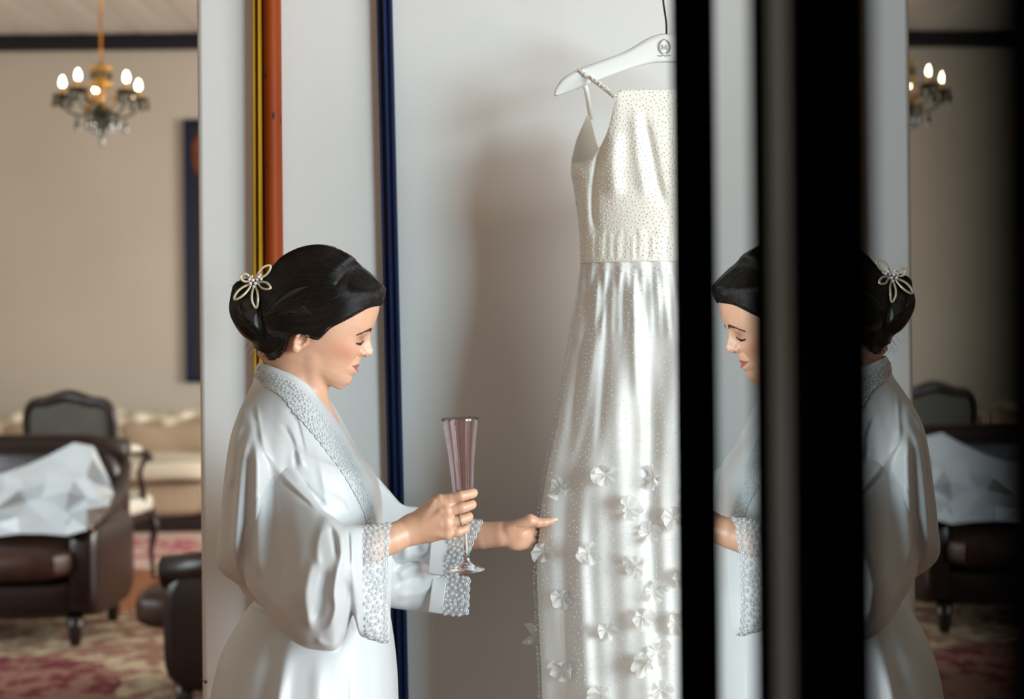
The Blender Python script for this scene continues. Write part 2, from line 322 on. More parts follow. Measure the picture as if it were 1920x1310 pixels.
# -- crumpled white garment bag lying on the armchair
M_bag = mat('white_plastic_sheet', lin(205, 212, 216), 0.42, noise=(5, lin(190, 198, 204), .3), bump=(22, .25))
bag_out = [(-140, 905), (-60, 890), (0, 888), (60, 868), (120, 840), (163, 820), (178, 842), (188, 868), (206, 900), (214, 925), (212, 948), (192, 968), (168, 988), (150, 1006), (128, 1004), (70, 1000), (10, 1002), (-60, 1018), (-140, 1020)]
def bag():
    n, m = 10, 5; out = np.array(bag_out, float); r = np.random.default_rng(11)
    top = interp_path(out[:10], n); bot = interp_path(np.vstack([out[18:9:-1], out[9:10]]), n); mb = MB()
    for sd in (-1, 1):
        Gs = []
        for i in range(n):
            row = []
            for j in range(m + 1):
                edge = j in (0, m) or i in (0, n - 1)
                t = j / m + (0 if edge else (r.random() - .5) * .12); q = top[i] * (1 - t) + bot[i] * t
                if not edge: q = q + (r.random(2) - .5) * (22, 6)
                e = math.sqrt(max(0, 4 * t * (1 - t))) * min(1, (n - 1 - i) / 2) ** .5
                h = .06 + (r.random() - .5) * .11 + .04 * math.exp(-(((q[0] - 140) * .9 - (q[1] - 940) * .4) / 16) ** 2)
                row.append(P(q[0], q[1], 6.97 - .33 * t - .32 * max(0, min(1, (q[0] - 90) / 80)) * (1 - .7 * t) + sd * e * (h if sd < 0 else .03)))
            Gs.append(row)
        mb.grid(Gs)
    return mb
bo = bag().build('garment_bag', M_bag, merge=True)
tag(bo, 'crumpled white plastic garment bag slumped across the leather armchair', 'bag')
# -- old carved chair behind the armchair
M_grey = mat('grey_velvet', lin(104, 104, 98), 0.8, noise=(5, lin(86, 86, 80), .3), bump=(120, .1)); M_wsat = mat('white_damask', lin(214, 212, 200), 0.5)
ch = thing('carved_chair', 'old walnut chair with a curved crest and grey padded back behind the leather armchair', 'chair')
ol = [(-.235, .50), (-.255, .70), (-.268, .92), (-.262, 1.03), (-.225, 1.085), (-.14, 1.10), (-.06, 1.125), (0, 1.135), (.06, 1.125), (.14, 1.10), (.225, 1.085), (.262, 1.03), (.268, .92), (.255, .70), (.235, .50)]
lp = interp_path(np.array(ol), 56)
MB().tube([(x, .06 * (z - .5), z) for x, z in lp] + [(0.1, 0, .50), (-.1, 0, .50)], .027, 8, closed=True).build('back_frame', M_dwood, ch, smooth=True)
cr = MB(); cr.tube([(x, .06 * (z - .5) - .004, z - .012) for x, z in lp[18:38]], [.018 + .022 * math.sin(math.pi * i / 19) for i in range(20)], 8); cr.build('crest', M_dwood, ch, smooth=True)
pb = MB(); pts = [(x * .93, .5 + (z - .5) * .96 + .008) for x, z in lp]
G = [[(x * s, .06 * (.5 + (z - .5)) * 0 + .06 * (z - .5) - sg * (.03 * (1 - s * s) ** .5 + .008), .79 + (z - .79) * s) for x, z in pts] for sg, ss in ((1, (1, .97, .9, .7, .4, .01)), (-1, (1, .97, .9, .7, .4, .01))) for s in ss]
pb.grid(G[:6]); pb.grid(G[6:]); pb.build('back_pad', M_grey, ch, smooth=True)
cushion(MB(), (-.29, -.50, .40), (.29, .02, .52), .025).build('seat', M_wsat, ch, smooth=True, merge=True)
MB().box((-.28, -.49, .36), (.28, .02, .43)).build('seat_rail', M_dwood, ch, bevel=.01)
for sg in (-1, 1):
    ar = MB().tube([(sg * .265, .02, .80), (sg * .30, -.12, .79), (sg * .325, -.28, .77), (sg * .33, -.33, .735)], [.018, .02, .024, .018], 8)
    ar.tube([(sg * .325, -.29, .76), (sg * .30, -.24, .66), (sg * .305, -.27, .56), (sg * .285, -.33, .42)], [.02, .016, .018, .022], 8)
    ao = ar.build('arm', M_dwood, ch, smooth=True)
    MB().tube([(sg * .272, .0, .815), (sg * .305, -.12, .812), (sg * .318, -.21, .80)], [.022, .03, .02], 8).build('arm_pad', M_wsat, ao, smooth=True)
    MB().tube([(sg * .27, -.46, .40), (sg * .285, -.48, .30), (sg * .265, -.46, .16), (sg * .275, -.475, .03), (sg * .28, -.485, 0)], [.028, .026, .016, .014, .02], 8).build('leg', M_dwood, ch, smooth=True)
    MB().tube([(sg * .24, 0, .52), (sg * .24, .01, .36), (sg * .25, .05, .16), (sg * .255, .09, 0)], [.024, .024, .018, .015], 8).build('leg', M_dwood, ch, smooth=True)
ch.location = (P(146, 900, 8.35).x, 8.25, 0.0); ch.rotation_euler.z = math.radians(184)
ch.rotation_euler.z = math.radians(169)
# -- cream sofa under loose covers, a ruffled throw along its back
M_cream = mat('cream_cotton_cover', lin(192, 172, 148), 0.8, noise=(4, lin(174, 150, 124), .35), bump=(12, .25)); M_ruf = mat('ivory_throw_lit_seats', lin(226, 216, 196), 0.7, bump=(16, .2))
so = thing('sofa', 'long cream slipcovered sofa against the far wall behind the carved chair', 'sofa', (-3.7, 11.1, 0))
sx0, sx1 = -5.0, -2.2
cushion(MB(), (sx0, 10.62, .10), (sx1, 11.55, .40), .02).build('base', M_cream, so, smooth=True, merge=True)
cushion(MB(), (sx0, 11.25, .3), (sx1, 11.75, .80), .03).build('backrest', M_cream, so, smooth=True, merge=True)
for i in range(3):
    a = sx0 + .1 + i * .9; cushion(MB(), (a, 10.52, .39), (a + .9, 11.35, .55), .025, wob=.006, seed=i).build('seat_cushion', M_ruf, so, smooth=True, merge=True)  # ivory instead of cream: the lit seat tops are put into the colour
    cushion(MB(), (a, 11.10, .52), (a + .9, 11.36, .80), .05, wob=.012, seed=i + 5, M=None).build('back_cushion', M_cream, so, smooth=True, merge=True)
MB().box((sx0 + .05, 10.7, 0.0), (sx1 - .05, 11.5, .11)).build('plinth', M_dwood, so)
G = []
for i in range(90):
    x = sx0 + (sx1 - sx0) * i / 89; row = []
    for j in range(26):
        t = j / 25; a = -0.3 + t * 2.2
        wv = .035 * math.sin(x * 8 + 2 * math.sin(x * 3.1)) + .025 * math.sin(x * 19 + 3 * t) + .018 * math.sin(x * 33 - 5 * t)
        dropy = t * (.26 + .05 * math.sin(x * 4.2))
        row.append((x, 11.55 - .36 * math.sin(min(t * 3, 1) * math.pi / 2) - .05 * t - wv * .7 * min(1, t * 3), .86 + .02 * math.sin(x * 5) + wv * .6 * (1 - t) - dropy * max(0, t - .2) * 1.1))
    G.append(row)
MB().grid(G).build('throw', M_ruf, so, smooth=True, solid=.012)
# -- rugs
def rug_mat(name, base, red, pale, cx, cy, rx, ry, field):
    m = bpy.data.materials.new(name); m.use_nodes = True; nt = m.node_tree; b = nt.nodes['Principled BSDF']; b.inputs['Roughness'].default_value = .95
    N = lambda t, **k: [setattr(n, a, v) for n in [nt.nodes.new(t)] for a, v in k.items()] and nt.nodes[-1] if k else nt.nodes.new(t)
    L = nt.links.new; tc = nt.nodes.new('ShaderNodeTexCoord')
    mp = nt.nodes.new('ShaderNodeMapping'); mp.inputs['Location'].default_value = (-cx / rx, -cy / ry, 0); mp.inputs['Scale'].default_value = (1 / rx, 1 / ry, 0); L(tc.outputs['Object'], mp.inputs[0])
    ln = nt.nodes.new('ShaderNodeVectorMath'); ln.operation = 'LENGTH'; L(mp.outputs[0], ln.inputs[0])
    no = nt.nodes.new('ShaderNodeTexNoise'); no.inputs['Scale'].default_value = 11; no.inputs['Detail'].default_value = 3; L(tc.outputs['Object'], no.inputs['Vector'])
    ad = nt.nodes.new('ShaderNodeMath'); ad.operation = 'MULTIPLY_ADD'; ad.inputs[1].default_value = .25; L(no.outputs[0], ad.inputs[0]); L(ln.outputs['Value'], ad.inputs[2])
    r1 = nt.nodes.new('ShaderNodeValToRGB'); r1.color_ramp.interpolation = 'LINEAR'; e = r1.color_ramp.elements
    e[0].position = .98; e[0].color = red; e[1].position = 1.06; e[1].color = field; L(ad.outputs[0], r1.inputs[0])
    vo = nt.nodes.new('ShaderNodeTexVoronoi'); vo.inputs['Scale'].default_value = 7; L(tc.outputs['Object'], vo.inputs['Vector'])
    n2 = nt.nodes.new('ShaderNodeTexNoise'); n2.inputs['Scale'].default_value = 14; n2.inputs['Detail'].default_value = 2; L(tc.outputs['Object'], n2.inputs['Vector'])
    s = nt.nodes.new('ShaderNodeMath'); s.operation = 'MULTIPLY_ADD'; s.inputs[1].default_value = .5; L(vo.outputs['Distance'], s.inputs[0]); L(n2.outputs[0], s.inputs[2])
    r2 = nt.nodes.new('ShaderNodeValToRGB'); r2.color_ramp.elements[0].position = .70; r2.color_ramp.elements[1].position = .80; L(s.outputs[0], r2.inputs[0])
    mx = nt.nodes.new('ShaderNodeMixRGB'); mx.inputs[2].default_value = pale; L(r2.outputs[0], mx.inputs[0]); L(r1.outputs[0], mx.inputs[1]); L(mx.outputs[0], b.inputs['Base Color']); return m
def rug(name, label, x0, x1, y0, y1, m, mfr):
    t = thing(name, label, 'rug', ((x0 + x1) / 2, (y0 + y1) / 2, 0), group='patterned rugs')
    MB().box((x0, y0, .001), (x1, y1, .009)).build('pile', m, t, bevel=.003)
    fr = MB()
    for y, d in ((y0, -1), (y1, 1)):
        for k in range(70):
            x = x0 + (x1 - x0) * (k + .5) / 70; fr.tube([(x, y, .005), (x + .006 * math.sin(k * 7), y + d * .05, .003)], .004, 4)
    stuff(fr.build('fringe', mfr, t)); return t
M_fr = mat('rug_fringe', lin(190, 178, 156), .9)
rug('rug', 'beige rug with a dark red medallion under the leather armchairs', -4.4, -0.75, 4.9, 7.55, rug_mat('medallion_rug', lin(150, 130, 105), lin(92, 14, 26), lin(126, 88, 74), -2.2, 5.75, .66, .85, lin(168, 152, 124)), M_fr)
rug('rug', 'pink and cream rug on the boards in front of the sofa', -4.6, -1.3, 8.97, 10.6, rug_mat('pink_rug', lin(200, 170, 160), lin(176, 76, 90), lin(208, 176, 168), -2.9, 9.8, 1.4, .55, lin(214, 186, 176)), M_fr)
# -- tall framed picture on the far wall
pc = thing('picture', 'tall navy framed dark picture on the far wall, mostly behind the pale wall edge', 'picture', (-2.3, YF, 2.2))
pz1, pz0, px0_ = P(350, 225, YF).z, P(350, 716, YF).z, P(348, 470, YF).x
fw = .045
for a, b, c, d in ((px0_, pz0, px0_ + fw, pz1), (px0_ + .9 - fw, pz0, px0_ + .9, pz1), (px0_ + fw, pz0, px0_ + .9 - fw, pz0 + fw), (px0_ + fw, pz1 - fw, px0_ + .9 - fw, pz1)):
    MB().box((a, YF - .05, b), (c, YF - .002, d)).build('frame', M_navy, pc, bevel=.008)
MB().box((px0_ + fw - .005, YF - .03, pz0 + fw - .005), (px0_ + .9 - fw + .005, YF - .01, pz1 - fw + .005)).build('canvas', mat('dark_canvas', lin(10, 14, 32), .5, noise=(5, lin(20, 20, 34), .3)), pc)
pf = P(364, 290, YF); MB().ball((pf.x + .06, YF - .03, pf.z), (.075, .006, .17), nu=14, nv=10).build('painted_figure', mat('orange_paint', lin(150, 70, 30), .5, noise=(9, lin(90, 40, 24), .3)), pc, smooth=True)
# -- chandelier
M_brass = mat('brass', lin(196, 140, 60), .28, .9); M_amber = mat('amber_glass', lin(226, 172, 84), .12, 0, Transmission_Weight=.55, IOR=1.45); M_smoke = mat('smoky_crystal', lin(96, 92, 80), .08, 0, Transmission_Weight=.6, IOR=1.5)
M_dpan = mat('dark_bronze', lin(74, 54, 34), .35, .7); M_crys = mat('crystal', lin(128, 130, 114), .05, 0, Transmission_Weight=.6, IOR=1.5)
M_bulb = bpy.data.materials.new('lit_bulb'); M_bulb.use_nodes = True; b_ = M_bulb.node_tree.nodes['Principled BSDF']; b_.inputs['Emission Color'].default_value = (1, .80, .46, 1); b_.inputs['Emission Strength'].default_value = 30; b_.inputs['Base Color'].default_value = (1, .9, .7, 1)
cc = P(190, 180, 7.2); cd = thing('chandelier', 'small brass and crystal chandelier with five lit candle bulbs hanging by a rod', 'chandelier', tuple(cc))
T = lambda x, y, z: Vector((cc.x + x, cc.y + y, cc.z + z))
hz = lambda py: (180 - py) / F * 7.2
MB().tube([T(0, 0, hz(126)), Vector((cc.x, cc.y, CEIL + .01))], .006, 8).build('rod', M_brass, cd, smooth=True)
MB().lathe([(0, CEIL), (.05, CEIL), (.05, CEIL - .012), (.02, CEIL - .05), (0, CEIL - .055)], 16, Matrix.Translation((cc.x, cc.y, 0))).build('ceiling_rose', M_brass, cd, smooth=True)
MT = Matrix.Translation(cc)
MB().lathe([(0, hz(121)), (.036, hz(122)), (.060, hz(126)), (.056, hz(133)), (.034, hz(137)), (.026, hz(141)), (.036, hz(145)), (.030, hz(148)), (.042, hz(152)), (.060, hz(157)), (.054, hz(164)), (.02, hz(166)), (.016, hz(172)), (.026, hz(178)), (.018, hz(184)), (.016, hz(195))], 20, MT).build('column', M_amber, cd, smooth=True)
MB().lathe([(.014, hz(193)), (.03, hz(196)), (.055, hz(205)), (.058, hz(212)), (.04, hz(221)), (.015, hz(226)), (0, hz(228))], 20, MT).build('bowl', M_smoke, cd, smooth=True)
dpb = MB(); dpb.lathe([(0, 0), (.004, -.003), (.007, -.018), (.009, -.032), (.006, -.044), (0, -.05)], 6)
def drop(par, p, ln=1.0, first=[None]):
    if first[0] is None:
        o = dpb.build('crystal_drop', M_crys, None); first[0] = o
    else: o = first[0].copy(); COL.objects.link(o)
    o.parent = par; o.matrix_parent_inverse = world_of(par).inverted(); o.location = p; o.scale = (1.5, 1.5, ln * 1.1); return o
ang = [52, 124, 196, 262, 340]
for k, a in enumerate(ang):
    a = math.radians(a); ca, sa = math.cos(a), -math.sin(a); R = .196
    U = lambda r, z: T(r * (ca * .961 - sa * .277), r * (ca * .277 + sa * .961), z)
    ar = MB().tube([U(.03, hz(203)), U(.07, hz(214)), U(.12, hz(217)), U(.17, hz(208)), U(.193, hz(194)), U(R, hz(184))], [.009, .008, .007, .007, .007, .008], 8).build('arm', M_smoke, cd, smooth=True)
    MP = Matrix.Translation(U(R, hz(182)))
    MB().lathe([(0, -.010), (.024, -.010), (.046, .002), (.052, .012), (.049, .014), (.02, .006), (0, .006)], 16, MP).build('drip_pan', M_dpan, ar, smooth=True)
    MB().lathe([(0, .004), (.0125, .004), (.0115, .055), (0, .055)], 12, MP).build('candle_sleeve', M_amber, ar, smooth=True)
    MB().lathe([(0, .053), (.008, .056), (.0125, .066), (.0135, .075), (.010, .090), (.005, .101), (0, .108)], 12, MP).build('bulb', M_bulb, ar, smooth=True)
    for q in range(5):
        t = 2 * math.pi * q / 5 + k; drop(cd, U(R, hz(182)) + Vector((.044 * math.cos(t), .044 * math.sin(t), .002)), 1.0)
    for r_, z_ in ((.07, 218), (.125, 221)): drop(cd, U(r_, hz(z_)), 1.3)
for q in range(8):
    t = 2 * math.pi * q / 8; drop(cd, T(.05 * math.cos(t), .05 * math.sin(t), hz(216)), 1.5 + .3 * (q % 2))
    drop(cd, T(.048 * math.cos(t), .048 * math.sin(t), hz(132)), .9)
drop(cd, T(0, 0, hz(228)), 2.4)
for q in range(10):
    t = 2 * math.pi * q / 10 + .2; MB().ball(T(.075 * math.cos(t), .075 * math.sin(t), hz(186 + 9 * (q % 3))), .0125, nu=8, nv=6).build('amber_bead', M_amber, cd, smooth=True)
    MB().tube([T(.05 * math.cos(t), .05 * math.sin(t), hz(160)), T(.07 * math.cos(t), .07 * math.sin(t), hz(178)), T(.075 * math.cos(t), .075 * math.sin(t), hz(186 + 9 * (q % 3)))], .002, 4).build('bead_wire', M_brass, cd)
# ---------------------------------------------------------------- implicit-surface tools
def nets(field, lo, h):
    """naive surface nets: field (nx,ny,nz), inside < 0 -> verts (world units), quads"""
    f = field.astype(np.float32); ins = f < 0; nx, ny, nz = f.shape
    cs = np.zeros((nx - 1, ny - 1, nz - 1), np.int8)
    for dx in (0, 1):
        for dy in (0, 1):
            for dz in (0, 1): cs += ins[dx:nx - 1 + dx, dy:ny - 1 + dy, dz:nz - 1 + dz]
    act = (cs > 0) & (cs < 8); ix, iy, iz = np.nonzero(act); N = len(ix)
    acc = np.zeros((N, 3)); cnt = np.zeros(N)
    cor = [(a, b, c) for a in (0, 1) for b in (0, 1) for c in (0, 1)]
    val = {c: f[ix + c[0], iy + c[1], iz + c[2]] for c in cor}
    for a in cor:
        for ax in range(3):
            if a[ax] == 0:
                b = list(a); b[ax] = 1; b = tuple(b); va, vb = val[a], val[b]
                m = (va < 0) != (vb < 0); t = np.where(m, va / np.where(va - vb == 0, 1, va - vb), 0)
                p = np.zeros((N, 3)); p[:] = a; p[:, ax] += t
                acc[m] += p[m]; cnt[m] += 1
    vert = (acc / cnt[:, None] + np.stack([ix, iy, iz], 1)) * h + np.asarray(lo)
    idx = -np.ones(cs.shape, np.int64); idx[ix, iy, iz] = np.arange(N)
    quads = []
    for ax in range(3):
        sl0 = [slice(None)] * 3; sl1 = [slice(None)] * 3; sl0[ax] = slice(0, -1); sl1[ax] = slice(1, None)
        a, b = ins[tuple(sl0)], ins[tuple(sl1)]; ch = a != b
        e = np.array(np.nonzero(ch)).T; o1, o2 = [(1, 2), (2, 0), (0, 1)][ax]
        ok = (e[:, o1] > 0) & (e[:, o2] > 0) & (e[:, o1] < f.shape[o1] - 1) & (e[:, o2] < f.shape[o2] - 1); e = e[ok]
        def g(d1, d2):
            q = e.copy(); q[:, o1] -= d1; q[:, o2] -= d2; return idx[q[:, 0], q[:, 1], q[:, 2]]
        Q = np.stack([g(1, 1), g(0, 1), g(0, 0), g(1, 0)], 1)
        fl = ~a[e[:, 0], e[:, 1], e[:, 2]]; Q[fl] = Q[fl][:, ::-1]; quads.append(Q)
    return vert, np.vstack(quads)
class Vol:
    """a block of signed distance; shapes are blended in locally"""
    def __init__(s, lo, hi, h):
        s.lo = np.array(lo, float); s.h = h; n = np.ceil((np.array(hi) - s.lo) / h).astype(int) + 1
        s.ax = [s.lo[i] + h * np.arange(n[i]) for i in range(3)]; s.f = np.full(n, 1.0, np.float32)
    def sub(s, lo, hi, pad):
        sl = []
        for i in range(3):
            a = int(np.clip(np.floor((lo[i] - pad - s.lo[i]) / s.h), 0, len(s.ax[i]))); b = int(np.clip(np.ceil((hi[i] + pad - s.lo[i]) / s.h) + 1, 0, len(s.ax[i]))); sl.append(slice(a, b))
        sl = tuple(sl); g = np.meshgrid(*[s.ax[i][sl[i]].astype(np.float32) for i in range(3)], indexing='ij', sparse=True); return sl, g
    def mix(s, sl, d, k, op='u'):
        c = s.f[sl]
        if op == 'u':
            if k > 0: hh = np.clip(.5 + .5 * (c - d) / k, 0, 1); r = c * (1 - hh) + d * hh - k * hh * (1 - hh)
            else: r = np.minimum(c, d)
        else:   # subtract
            d = -d; hh = np.clip(.5 - .5 * (c - d) / k, 0, 1); r = c * (1 - hh) + d * hh + k * hh * (1 - hh)
        s.f[sl] = r
    def cone(s, a, b, ra, rb, k=.005, op='u', pad=None):
        a, b = np.array(a, float), np.array(b, float); R = max(ra, rb)
        sl, (x, y, z) = s.sub(np.minimum(a, b) - R, np.maximum(a, b) + R, (pad or 3 * k) + 3 * s.h)
        if min(q.stop - q.start for q in sl) <= 0: return
        ab = b - a; L2 = max((ab**2).sum(), 1e-12); t = np.clip(((x - a[0]) * ab[0] + (y - a[1]) * ab[1] + (z - a[2]) * ab[2]) / L2, 0, 1)
        d = np.sqrt((x - a[0] - t * ab[0])**2 + (y - a[1] - t * ab[1])**2 + (z - a[2] - t * ab[2])**2) - (ra + t * (rb - ra)); s.mix(sl, d.astype(np.float32), k, op)
    def ell(s, c, r, M=None, k=.005, op='u', pad=None):
        c, r = np.array(c, float), np.array(r, float); R = r.max()
        sl, (x, y, z) = s.sub(c - R, c + R, (pad or 3 * k) + 3 * s.h)
        if min(q.stop - q.start for q in sl) <= 0: return
        X, Y, Z = x - c[0], y - c[1], z - c[2]
        if M is not None: m = np.array(M); X, Y, Z = [m[0, i] * X + m[1, i] * Y + m[2, i] * Z for i in range(3)]
        k0 = np.sqrt((X / r[0])**2 + (Y / r[1])**2 + (Z / r[2])**2); k1 = np.sqrt((X / r[0]**2)**2 + (Y / r[1]**2)**2 + (Z / r[2]**2)**2)
        s.mix(sl, (k0 * (k0 - 1) / np.maximum(k1, 1e-6)).astype(np.float32), k, op)
    def chain(s, pts, rad, k=.004, op='u'):
        for i in range(len(pts) - 1): s.cone(pts[i], pts[i + 1], rad[i], rad[i + 1], k, op)
    def mesh(s): return nets(s.f, s.lo, s.h)
def np_mesh(name, V, Q, m, parent=None, smooth=True):
    me = bpy.data.meshes.new(name); n = len(Q); k = Q.shape[1]
    me.vertices.add(len(V)); me.vertices.foreach_set('co', np.ascontiguousarray(V, np.float32).ravel())
    me.loops.add(n * k); me.loops.foreach_set('vertex_index', np.ascontiguousarray(Q, np.int32).ravel())
    me.polygons.add(n); me.polygons.foreach_set('loop_start', np.arange(0, n * k, k, dtype=np.int32)); me.polygons.foreach_set('loop_total', np.full(n, k, np.int32))
    me.update(calc_edges=True); me.validate(); me.materials.append(m)
    if smooth: me.shade_smooth()
    return link(name, me, parent)
def relax(V, Q, n=2, lam=.5):
    for _ in range(n):
        A = np.zeros_like(V); c = np.zeros(len(V))
        for i in range(4):
            for j in (1, 3): np.add.at(A, Q[:, i], V[Q[:, (i + j) % 4]]); np.add.at(c, Q[:, i], 1)
        V = V + lam * (A / np.maximum(c, 1)[:, None] - V)
    return V
# ---------------------------------------------------------------- the bride
YB = 2.40                                  # her mid plane
bride = thing('person', 'dark-haired bride in a white satin robe looking down, holding a glass and touching the dress', 'person', tuple(P(560, 1300, YB) * Vector((1, 1, 0)) if False else (P(560, 1300, YB).x, YB, 0)))
# head frame: origin at the ear, u forward, v up, w toward the camera; pitched 20 degrees down. unit: photo pixels at YB
PX = YB / F; TH = math.radians(20)
HO = P(575, 640, YB)
uax = Vector((math.cos(TH), 0, -math.sin(TH))); vax = Vector((math.sin(TH), 0, math.cos(TH))); wax = Vector((0, -1, 0))
RHM = Matrix((uax, vax, wax)).transposed()          # head -> world (3x3)
yaw = Matrix.Rotation(math.radians(0), 3, 'Z')
def H2W(p):
    p = np.asarray(p) * PX; A = np.array([list(uax), list(vax), list(wax)]); return p @ A + np.array(list(HO))
def W2H(px, py):
    dx, dz = px - 575, 640 - py
    # photo roll
    dx, dz = dx * _c + dz * _s, -dx * _s + dz * _c
    return dx * math.cos(TH) - dz * math.sin(TH), dx * math.sin(TH) + dz * math.cos(TH)
prof_px = [(713, 571), (708.6, 590), (701.5, 607.8), (695.5, 618), (691.5, 627), (693.5, 636), (695.0, 643), (698.3, 655), (696.2, 664), (688.5, 668.6), (677, 668.6), (675, 676), (673.5, 683), (671.6, 687.5), (668.2, 691), (671, 695.5), (667.5, 700), (661.5, 704), (660.5, 710), (657, 718), (646, 726)]
PR = np.array([W2H(*p) for p in prof_px])
vs = PR[::-1, 1]; us = PR[::-1, 0]
base_v = np.array([-64, -57, -46, -36, -30, -20, -12, 0, 8, 18, 28, 40, 52, 62, 74, 93, 112, 135])
base_u = np.array([78, 95.2, 102.6, 103.6, 102.6, 103.6, 102.5, 101.5, 101.5, 101.5, 101.5, 101.5, 102, 103.5, 106.5, 108, 106, 98])
wid_v = np.array([-64, -50, -35, -15, 5, 25, 45, 70, 95, 120, 150]); wid = np.array([36, 47, 57, 64, 69, 73, 76, 79, 80, 78, 68])
def smin(a, b, k): h = np.clip(.5 + .5 * (b - a) / k, 0, 1); return b * (1 - h) + a * h - k * h * (1 - h)
def smax(a, b, k): return -smin(-a, -b, k)
lid_line = lambda aw: 38 - .28 * (aw - 14) - 2.5 * (1 - ((aw - 27) / 13)**2)
g2 = lambda a, b: np.exp(-(a * a + b * b))
def si(x, xs, ys):
    """smooth table lookup"""
    xs, ys = np.asarray(xs, float), np.asarray(ys, float); t = np.arange(xs[0], xs[-1] + .5, .5); y = np.interp(t, xs, ys); k = np.exp(-(np.arange(-24, 25) / 9.0)**2); k /= k.sum()
    return np.interp(x, t, np.convolve(np.pad(y, 24, 'edge'), k, 'valid')).astype(np.float32)
def face_field(u, v, w):
    """distance (photo px) of the head without hair; u, v, w broadcastable grids"""
    aw = np.abs(w)
    uc = 8.0
    cran = (lambda k0, k1: k0 * (k0 - 1) / np.maximum(k1, 1e-6))(np.sqrt(((u - 4) / 97)**2 + ((v - 62) / 92)**2 + (w / 79)**2), np.sqrt(((u - 4) / 97**2)**2 + ((v - 62) / 92**2)**2 + (w / 79**2)**2))
    af = si(v, base_v, base_u) - uc; b = si(v, wid_v, wid) * np.float32(.97)
    up = u - uc; n = si(v, [-60, -30, 20, 60, 110], [2.15, 2.15, 2.25, 2.35, 2.2])
    q = (np.maximum(up, 0) / af)**n + (aw / b)**n
    qb = np.where(up >= 0, q, (np.minimum(up, 0) / -88.0)**2 + (aw / b)**2)
    qq = np.maximum(qb, 1e-6) ** (1 / np.where(up >= 0, n, 2)); r = np.sqrt(up * up + aw * aw)
    d = (qq - 1) * r / np.maximum(qq, .2) * .92
    # face relief (px), as offsets of the surface on the front
    fr = smoothstep(10, 45, up)
    off = np.zeros(np.broadcast(u, v, w).shape, np.float32)
    # profile along the mid line: nose, lips, chin
    pu = np.interp(v, vs, us).astype(np.float32) - si(v, base_v, base_u)
    nose = np.where((v > 6) & (v < 62), np.maximum(pu, 0), 0); mouth = np.where(v <= 6, pu, 0)
    sn = si(v, [4, 10, 16, 22, 30, 42, 55, 62], [9.5, 9.5, 10.5, 10, 7.5, 7.5, 9, 9])
    off += nose * np.exp(-(aw / sn)**2.4)
    sm = si(v, [-64, -35, -26, -20, -10, 0, 10], [26, 24, 22, 19, 20, 15, 11])
    off += mouth * np.exp(-(aw / sm)**2.2)
    # eye sockets, brow, cheek, temple, folds
    off += -7.5 * g2((aw - 27) / 15, (v - 37) / 11) - 3.0 * g2((aw - 14) / 7, (v - 44) / 12)
    off += 4.2 * g2((aw - 29) / 13, (v - 36) / 8.5)                                   # lowered lid over the eye
    off += 2.6 * g2((aw - 30) / 22, (v - 60) / 9)
    off += 4.2 * g2((aw - 42) / 20, (v - 10) / 20) - 2.5 * g2((aw - 52) / 16, (v + 22) / 22)
    off += -2.5 * g2((aw - 66) / 12, (v - 66) / 22)
    off += -2.2 * g2((aw - 18 - (8 - v) * .55) / 4, (v + 4) / 13)                     # nose to mouth fold
    off += 2.0 * g2((aw - 24) / 9, (v + 15) / 9) - 2.6 * g2((aw - 22.5) / 3.6, (v + 14.5) / 3)  # mouth corner
    lipl = -13.0 - .0022 * aw**2
    off += -1.7 * np.exp(-((v - lipl) / 1.5)**2) * np.exp(-(aw / 21)**4)             # line between the lips
    off += 1.0 * np.exp(-((v - (-20 + .004 * aw**2)) / 4)**2) * np.exp(-(aw / 13)**2)
    # upper lid: crease above, edge below
    lid = lid_line(aw)
    off += -1.6 * np.exp(-((v - (lid + 11)) / 1.8)**2) * np.exp(-((aw - 27) / 13)**4) + 1.3 * np.exp(-((v - lid - 2) / 2.0)**2) * np.exp(-((aw - 27) / 13)**4) - 1.5 * np.exp(-((v - lid + 1.6) / 1.5)**2) * np.exp(-((aw - 27) / 13)**4)
    d = d - off * fr
    # nose wings
    def el(c, r): 
        x, y, z = (u - c[0]) / r[0], (v - c[1]) / r[1], (aw - c[2]) / r[2]; k = np.sqrt(x * x + y * y + z * z); return (k - 1) * min(r)
    d = smin(d, el((103.5, 15, 10), (9.5, 7.5, 6.5)), 4.5)
    d = smax(d, -el((109.0, 9.6, 6.6), (4.8, 4.6, 3.2)), 1.5)
    # underside of the jaw
    vb = -63 + 15 * np.clip(aw / 55, 0, 1.2)**2 + np.clip((60 - u) / 60, -.7, 1.5) * 3.0
    d = smax(d, (vb - v) * .9, 11)
    d = smax(d, (v - 128) * .9 + 0 * u, 20)
    d = smax(d, (-np.float32(20) - u) + 0 * v, 20) if False else d
    return smin(d, cran, 20).astype(np.float32)
hx_ = 1.45
hv = Vol((-115, -175, -92), (130, 170, 92), hx_)     # axes u, v, w in photo px
U_, V_, W_ = np.meshgrid(*[a.astype(np.float32) for a in hv.ax], indexing='ij', sparse=True)
hv.f = face_field(U_, V_, W_)
HEADF = hv.f.copy()
def h3(px, py, w=0): u, v = W2H(px, py); return (u, v, w)
